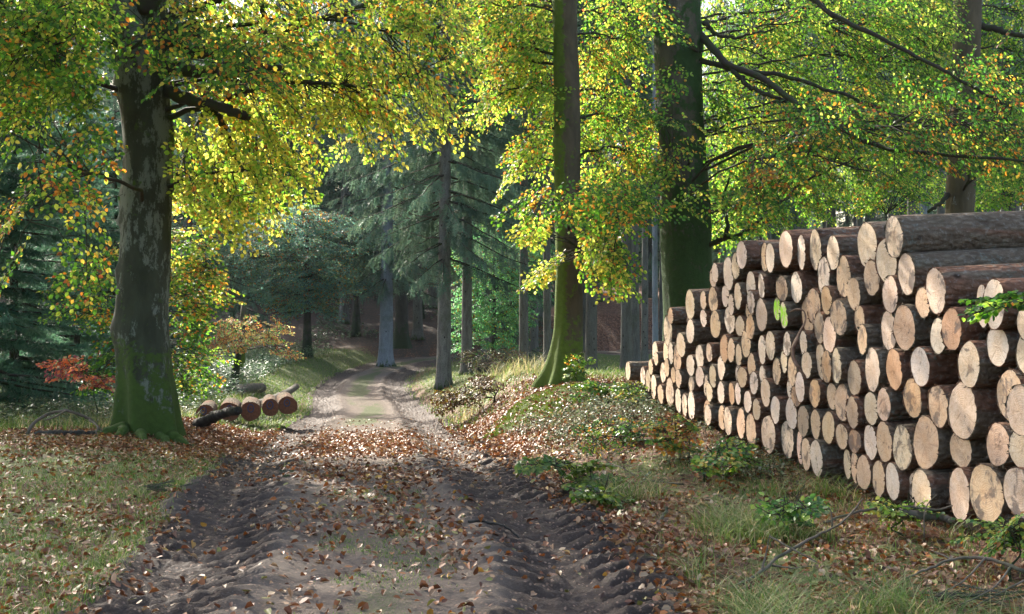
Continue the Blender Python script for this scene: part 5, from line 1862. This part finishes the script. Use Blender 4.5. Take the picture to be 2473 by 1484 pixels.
loose('fallen_branch', [(2170, 1238, 9.5), (2230, 1245, 9.5), (2270, 1250, 9.5), (2300, 1255, 9.4)], .03, .02, M['dead_branch'], 'short crumbling stick on the ground below the near end of the stack', 'branch', seed=7)
loose('fallen_branch', [(1590, 1290, 10.3), (1600, 1250, 10.5), (1612, 1225, 10.6)], .018, .012, M['dead_branch'], 'short grey stick poking up at the right road edge', 'branch', seed=8)
loose('fallen_branch', [(1130, 1290, 10), (1170, 1290, 10), (1220, 1296, 9.9), (1262, 1312, 9.8)], .010, .006, M['black_wood'], 'thin dark twig lying across the right rut', 'branch', seed=9, ground=[.03, .03, .03, .02])
loose('fallen_branch', [(1650, 1170, 11.6), (1560, 1158, 12.6), (1500, 1130, 13.6), (1460, 1110, 14.2), (1450, 1085, 14.6)], .008, .005, M['branch'], 'thin arching twig over the leafy bank', 'branch', seed=10)

# mossy stump and boulder behind the far end of the stack
def lump(name, p, rx, ry, rz, mat, lab, cat, seed):
    import bmesh
    bm = bmesh.new()
    bmesh.ops.create_icosphere(bm, subdivisions=4, radius=1)
    V = np.array([v.co[:] for v in bm.verts])
    F = [[v.index for v in f.verts] for f in bm.faces]
    bm.free()
    k = 1 + (fbm(V[:, 0] * 1.4 + seed, V[:, 1] * 1.4 + V[:, 2], seed, 4) - .5) * .7
    V = V * k[:, None] * np.array([rx, ry, rz])
    o = npmesh(name, V, None, F, mats=[mat], smooth=True, attrs={'moss': .3 + 0 * k})
    o.location = p
    return tag(o, lab, cat)


p = at(1578, 868, 23.5)
lump('mossy_stump', (p[0], p[1], g1(p[0], p[1]) + .1), .28, .3, .32, M['bark_right'], 'mossy stump at the far end of the log stack', 'stump', 2)
p = at(1205, 838, 50)
lump('root_plate', (p[0], p[1], g1(p[0], p[1]) + .2), .8, .5, .5, M['black_wood'], 'dark upturned root plate under the leafy young beech', 'stump', 5)
p = at(1120, 935, 33)
lump('mossy_stump', (p[0], p[1], g1(p[0], p[1]) + .05), .25, .3, .16, M['black_wood'], 'low dark clod at the right verge by the nearest spruce trunk', 'stump', 6)
# broken stump on the left slope
p = at(582, 800, 44)
mb = MB()
zb = g1(p[0], p[1])
mb.tube(np.array([(p[0], p[1], zb), (p[0] + .02, p[1], zb + .8), (p[0] + .06, p[1], 1.6 - (770 - 742) / 3435 * 44), (p[0] + .08, p[1], 1.6 - (738 - 742) / 3435 * 44)]), [.14, .11, .10, .07], 12)
tag(mb.build('broken_stem', M['bark_mid'], None), 'broken mossy stem standing behind the orange leaved beech', 'stump')


# ------------------------------------------------------------------ small leafy plants
def plant(lab, X, Y, d, poly, dd, n, k, w, seed, leaf=.045, name='sapling', cols=GRN, mat='herb', scale=(.35, .6), h=None, droop=(-.3, .3), cat='sapling', base=None):
    rg = np.random.default_rng(seed)
    p, q = fill(poly, d - dd, d + dd, n, rg)
    gz = G(p[:, 0], p[:, 1])
    p[:, 2] = np.maximum(p[:, 2], gz + .05)
    b = at(X, Y, d)
    zb = g1(b[0], b[1])
    hh = h or max(.15, p[:, 2].max() - zb - .05)
    return sapling(name, lab, (b[0], d), hh, p, k, wmix(n, w, rg), seed, r0=.010, cols=cols, droop=droop, scale=scale, leaf=leaf, mat=mat, cat=cat, rb=.006)


GW = [3, 5, 4, 2, 1, .6, .4, .2]
plant('little pale green beech sapling in front of the lone log', 1610, 1000, 18.2, [(1500, 965), (1560, 935), (1620, 930), (1680, 965), (1700, 985), (1640, 1010), (1540, 990)], .5, 20, 8, [4, 4, 4, 2, 1.6, .8, .3, .1], 301, .045)
plant('sapling with orange and yellow leaves on the bank in front of the stack', 1665, 1110, 13.6, [(1570, 1030), (1640, 1010), (1700, 1020), (1720, 1070), (1650, 1100), (1600, 1090)], .5, 16, 6, [3, 3, 2, 2, 3, 4, 5, 4], 302, .045)
plant('green leafy sapling below the orange leaved one, near the foot of the stack', 1700, 1150, 12.5, [(1640, 1085), (1780, 1080), (1790, 1140), (1700, 1165), (1630, 1150)], .5, 13, 6, GW, 303, .045)
plant('bright green beech seedling at the right road edge', 1370, 1200, 12.2, [(1290, 1140), (1360, 1120), (1420, 1150), (1450, 1190), (1420, 1212), (1370, 1190)], .35, 10, 5, [0, 4, 7, 4, .5, 0, 0, 0], 304, .055, cols=GRN * .6)
plant('second bright green seedling low at the rut, right road edge', 1400, 1205, 11.3, [(1370, 1185), (1450, 1185), (1460, 1215), (1390, 1218)], .2, 6, 4, [1, 5, 6, 3, .5, 0, 0, 0], 305, .055, cols=GRN * .6)
plant('thin pale sapling in front of the mossy beech foot', 1395, 935, 22.3, [(1375, 870), (1405, 865), (1410, 900), (1400, 920), (1380, 915)], .2, 8, 3, [3, 4, 4, 2, 1, 0, 0, 0], 306, .05)
plant('thin leafy sapling on the bank left of the lone log', 1440, 1010, 19.5, [(1400, 960), (1450, 930), (1470, 950), (1440, 985), (1400, 990)], .3, 14, 4, [4, 4, 4, 2, 1.6, .8, .3, .1], 307, .05)
plant('pale green plant at the right edge below the stack', 2440, 1330, 8.2, [(2380, 1290), (2430, 1265), (2480, 1262), (2490, 1330), (2410, 1340)], .25, 15, 6, [2, 4, 4, 3, 1, .4, .3, .1], 308, .035)
plant('small pale seedling in front of the stack below the thick logs', 2180, 1255, 9.6, [(2150, 1240), (2200, 1230), (2215, 1250), (2170, 1262)], .15, 8, 3, [1, 3, 4, 4, 2, 0, 0, 0], 309, .04)
plant('small grey green seedling among the grass in the right foreground', 1895, 1265, 9.8, [(1850, 1235), (1940, 1225), (1950, 1255), (1870, 1262)], .2, 9, 3, [5, 5, 3, 1, 0, 0, 0, 0], 310, .045)
plant('leafy bush of bilberry on the slope of the bank', 1500, 1100, 15.5, [(1400, 1040), (1560, 1010), (1600, 1060), (1540, 1110), (1420, 1090)], .8, 26, 10, [6, 5, 3, 1, .6, 1, 1, .4], 311, .035, name='bilberry_bush', cat='bush')
# dry beech branch with brown leaves on the right verge
rg = np.random.default_rng(9)
p, q = fill([(1075, 975), (1130, 930), (1190, 905), (1225, 905), (1215, 940), (1150, 985), (1080, 1000)], 25, 26.5, 34, rg)
p[:, 2] = np.maximum(p[:, 2], G(p[:, 0], p[:, 1]) + .1)
b = at(1195, 950, 25.8)
sapling('dry_branch', 'fallen beech branch with dry brown leaves on the right verge', (b[0], b[1]), .45, p, 6, wmix(34, [0, 0, .1, 0, .3, 1, 1.2, 6], rg), 320, r0=.02, scale=(.5, .8), leaf=.05, cat='branch', cols=GRN * np.array([.55, .8, .8]), bark='bark_right', mat='litter')
# red brown dry shrub between spruce trunks
p, q = fill([(1110, 870), (1180, 850), (1260, 860), (1255, 900), (1150, 905)], 40, 44, 40, rg)
p[:, 2] = np.maximum(p[:, 2], G(p[:, 0], p[:, 1]) + .1)
b = at(1180, 900, 42)
sapling('dry_shrub', 'low brown dry shrub between the spruce trunks', (b[0], b[1]), .5, p, 10, wmix(40, [0, 0, .2, 0, .3, .6, .6, 6], rg), 321, r0=.02, scale=(.6, 1.1), leaf=.05, cat='bush', cols=GRN * np.array([.5, .9, 1.2]), bark='bark_right', mat='litter')
# twig of green beech leaves reaching in at the right edge
rg = np.random.default_rng(12)
p, q = fill([(2330, 745), (2400, 715), (2440, 690), (2490, 690), (2560, 720), (2540, 770), (2440, 768), (2350, 760)], 6.7, 7.2, 13, rg)
t = empty('beech_sapling', (4.3, 6.9, g1(4.3, 6.9) - .03), 'beech whose green leafy twig reaches in from the right before the stacked logs', 'sapling')
l = np.array(t.location)
mb = MB()
c = spline(np.array([(0, 0, 0), (.02, .03, .6), (-.02, 0, 1.3), (.03, -.02, 2.2), (0, .04, 3.1)]), 24)
mb.tube(c, np.linspace(.035, .008, 24), 9)
mb.build('trunk', M['branch'], t)
mb = MB()
c = spline(np.concatenate([[(4.29, 6.9, 1.45)], at(np.array([3100, 2800, 2600, 2480, 2400, 2345]), np.array([690, 700, 716, 728, 738, 752]), np.full(6, 7.))]) - l, 30)
mb.tube(c, np.linspace(.014, .002, 30), 7)
mb.build('branch', M['branch'], t)
mb, tw = MB(), MB()
n = len(p)
sprays(mb, tw, p - l + np.array([.1, 0, 0]), np.tile([-1., -.1, 0], (n, 1)), rg.uniform(-.05, .25, n), rg.uniform(.18, .3, n), wmix(n, [4, 6, 3, .5, 0, 0, 0, 0], rg, .3), rg, .042, GRN * 1.0, keep=.5)
o = mb.build('leaves', M['leaf'], t, smooth=False)
tw.build('twigs', M['branch'], o, smooth=False)

# spruce twig lying left of the road
def needle_twig(lab, X, Y, d, n, ln, seed):
    rg = np.random.default_rng(seed)
    p = at(X, Y, d)
    p[2] = g1(p[0], p[1]) + .02
    t = empty('spruce_twig', p, lab, 'twig')
    mb = MB()
    V, T = [], 0
    st = MB()
    for k in range(n):
        az = rg.normal(0, .5) + (math.pi if rg.random() < .3 else 0)
        a = np.array([rg.uniform(-.5, .5) * ln, rg.normal(0, .03), .02 + rg.uniform(0, .05)])
        dirv = np.array([math.cos(az), math.sin(az) * .8, rg.uniform(-.1, .25)])
        e = a + dirv * ln * .45
        st.segs([a], [e], .004, .002, 4)
        m = 90
        s = rg.random(m)
        b = a + (e - a) * s[:, None]
        dn = nrm(dirv * .6 + rg.normal(0, .8, (m, 3)))
        tip = b + dn * rg.uniform(.014, .024, m)[:, None]
        w = nrm(np.cross(dn, rdir(m, rg))) * .0016
        V.append(np.stack([b - w, b + w, tip], 1).reshape(-1, 3))
    V = np.concatenate(V)
    st.build('stem', M['dead_branch'], t)
    npmesh('needles', V, None, np.arange(len(V)).reshape(-1, 3), col=np.tile([.03, .07, .03], (len(V), 1)), mats=[M['needle']], parent=t)


needle_twig('dark green spruce twig lying in the leaves left of the left rut', 392, 1205, 11.7, 16, .34, 1)
needle_twig('dark green spruce brushwood in the bottom right corner', 2330, 1440, 7.5, 22, .5, 2)
needle_twig('small green twig with leaves lying on the middle of the road', 690, 1190, 12.2, 5, .14, 3)

# ------------------------------------------------------------------ air, light, camera
w = bpy.data.worlds.new('World')
scene.world = w
w.use_nodes = True
nt = w.node_tree
nt.nodes.clear()
sky = nt.nodes.new('ShaderNodeTexSky')
sky.sky_type = 'NISHITA'
sky.sun_disc = False
sky.sun_elevation = SUN_EL
sky.sun_rotation = SUN_AZ
sky.air_density = 1.0
sky.dust_density = 3.4
sky.ozone_density = .6
bg = nt.nodes.new('ShaderNodeBackground')
bg.inputs['Strength'].default_value = .15
out = nt.nodes.new('ShaderNodeOutputWorld')
nt.links.new(sky.outputs[0], bg.inputs[0])
nt.links.new(bg.outputs[0], out.inputs[0])

sd = bpy.data.lights.new('sun', 'SUN')
sd.energy = 4.2
sd.angle = R(.55)
sd.color = (1.0, .94, .83)
so = link(bpy.data.objects.new('sun', sd))
so.rotation_euler = Vector(SUN).to_track_quat('Z', 'Y').to_euler()

cd = bpy.data.cameras.new('camera')
cd.sensor_width = 36
cd.lens = 50.0
cd.clip_end = 2000
co = link(bpy.data.objects.new('camera', cd))
co.location = (0, 0, EYE)
co.rotation_euler = (R(90), 0, 0)
scene.camera = co

scene.view_settings.view_transform = 'Standard'
scene.view_settings.look = 'None'
scene.view_settings.exposure = 1.85
scene.view_settings.gamma = 1
scene.cycles.max_bounces = 10
scene.cycles.diffuse_bounces = 6
scene.cycles.glossy_bounces = 2
scene.cycles.transmission_bounces = 4
scene.cycles.caustics_reflective = False
scene.cycles.caustics_refractive = False

# ------------------------------------------------------------------ the moist autumn air
def haze():
    m, nt = newmat('haze')
    N = NT(nt)
    v = N.n('ShaderNodeVolumePrincipled', {'Color': (.86, .92, 1.0, 1), 'Density': .00013, 'Anisotropy': .0})
    nt.links.new(v.outputs[0], N.n('ShaderNodeOutputMaterial').inputs['Volume'])
    x0, x1, y0, y1, z0, z1 = -480, 480, -75, 700, -3.0, 44.0
    V = np.array([(x, y, z) for z in (z0, z1) for y in (y0, y1) for x in (x0, x1)], float)
    Q = [(0, 2, 3, 1), (4, 5, 7, 6), (0, 1, 5, 4), (2, 6, 7, 3), (0, 4, 6, 2), (1, 3, 7, 5)]
    o = npmesh('haze', V, Q, mats=[m])
    tag(o, kind='stuff')


haze()
scene.cycles.volume_bounces = 1
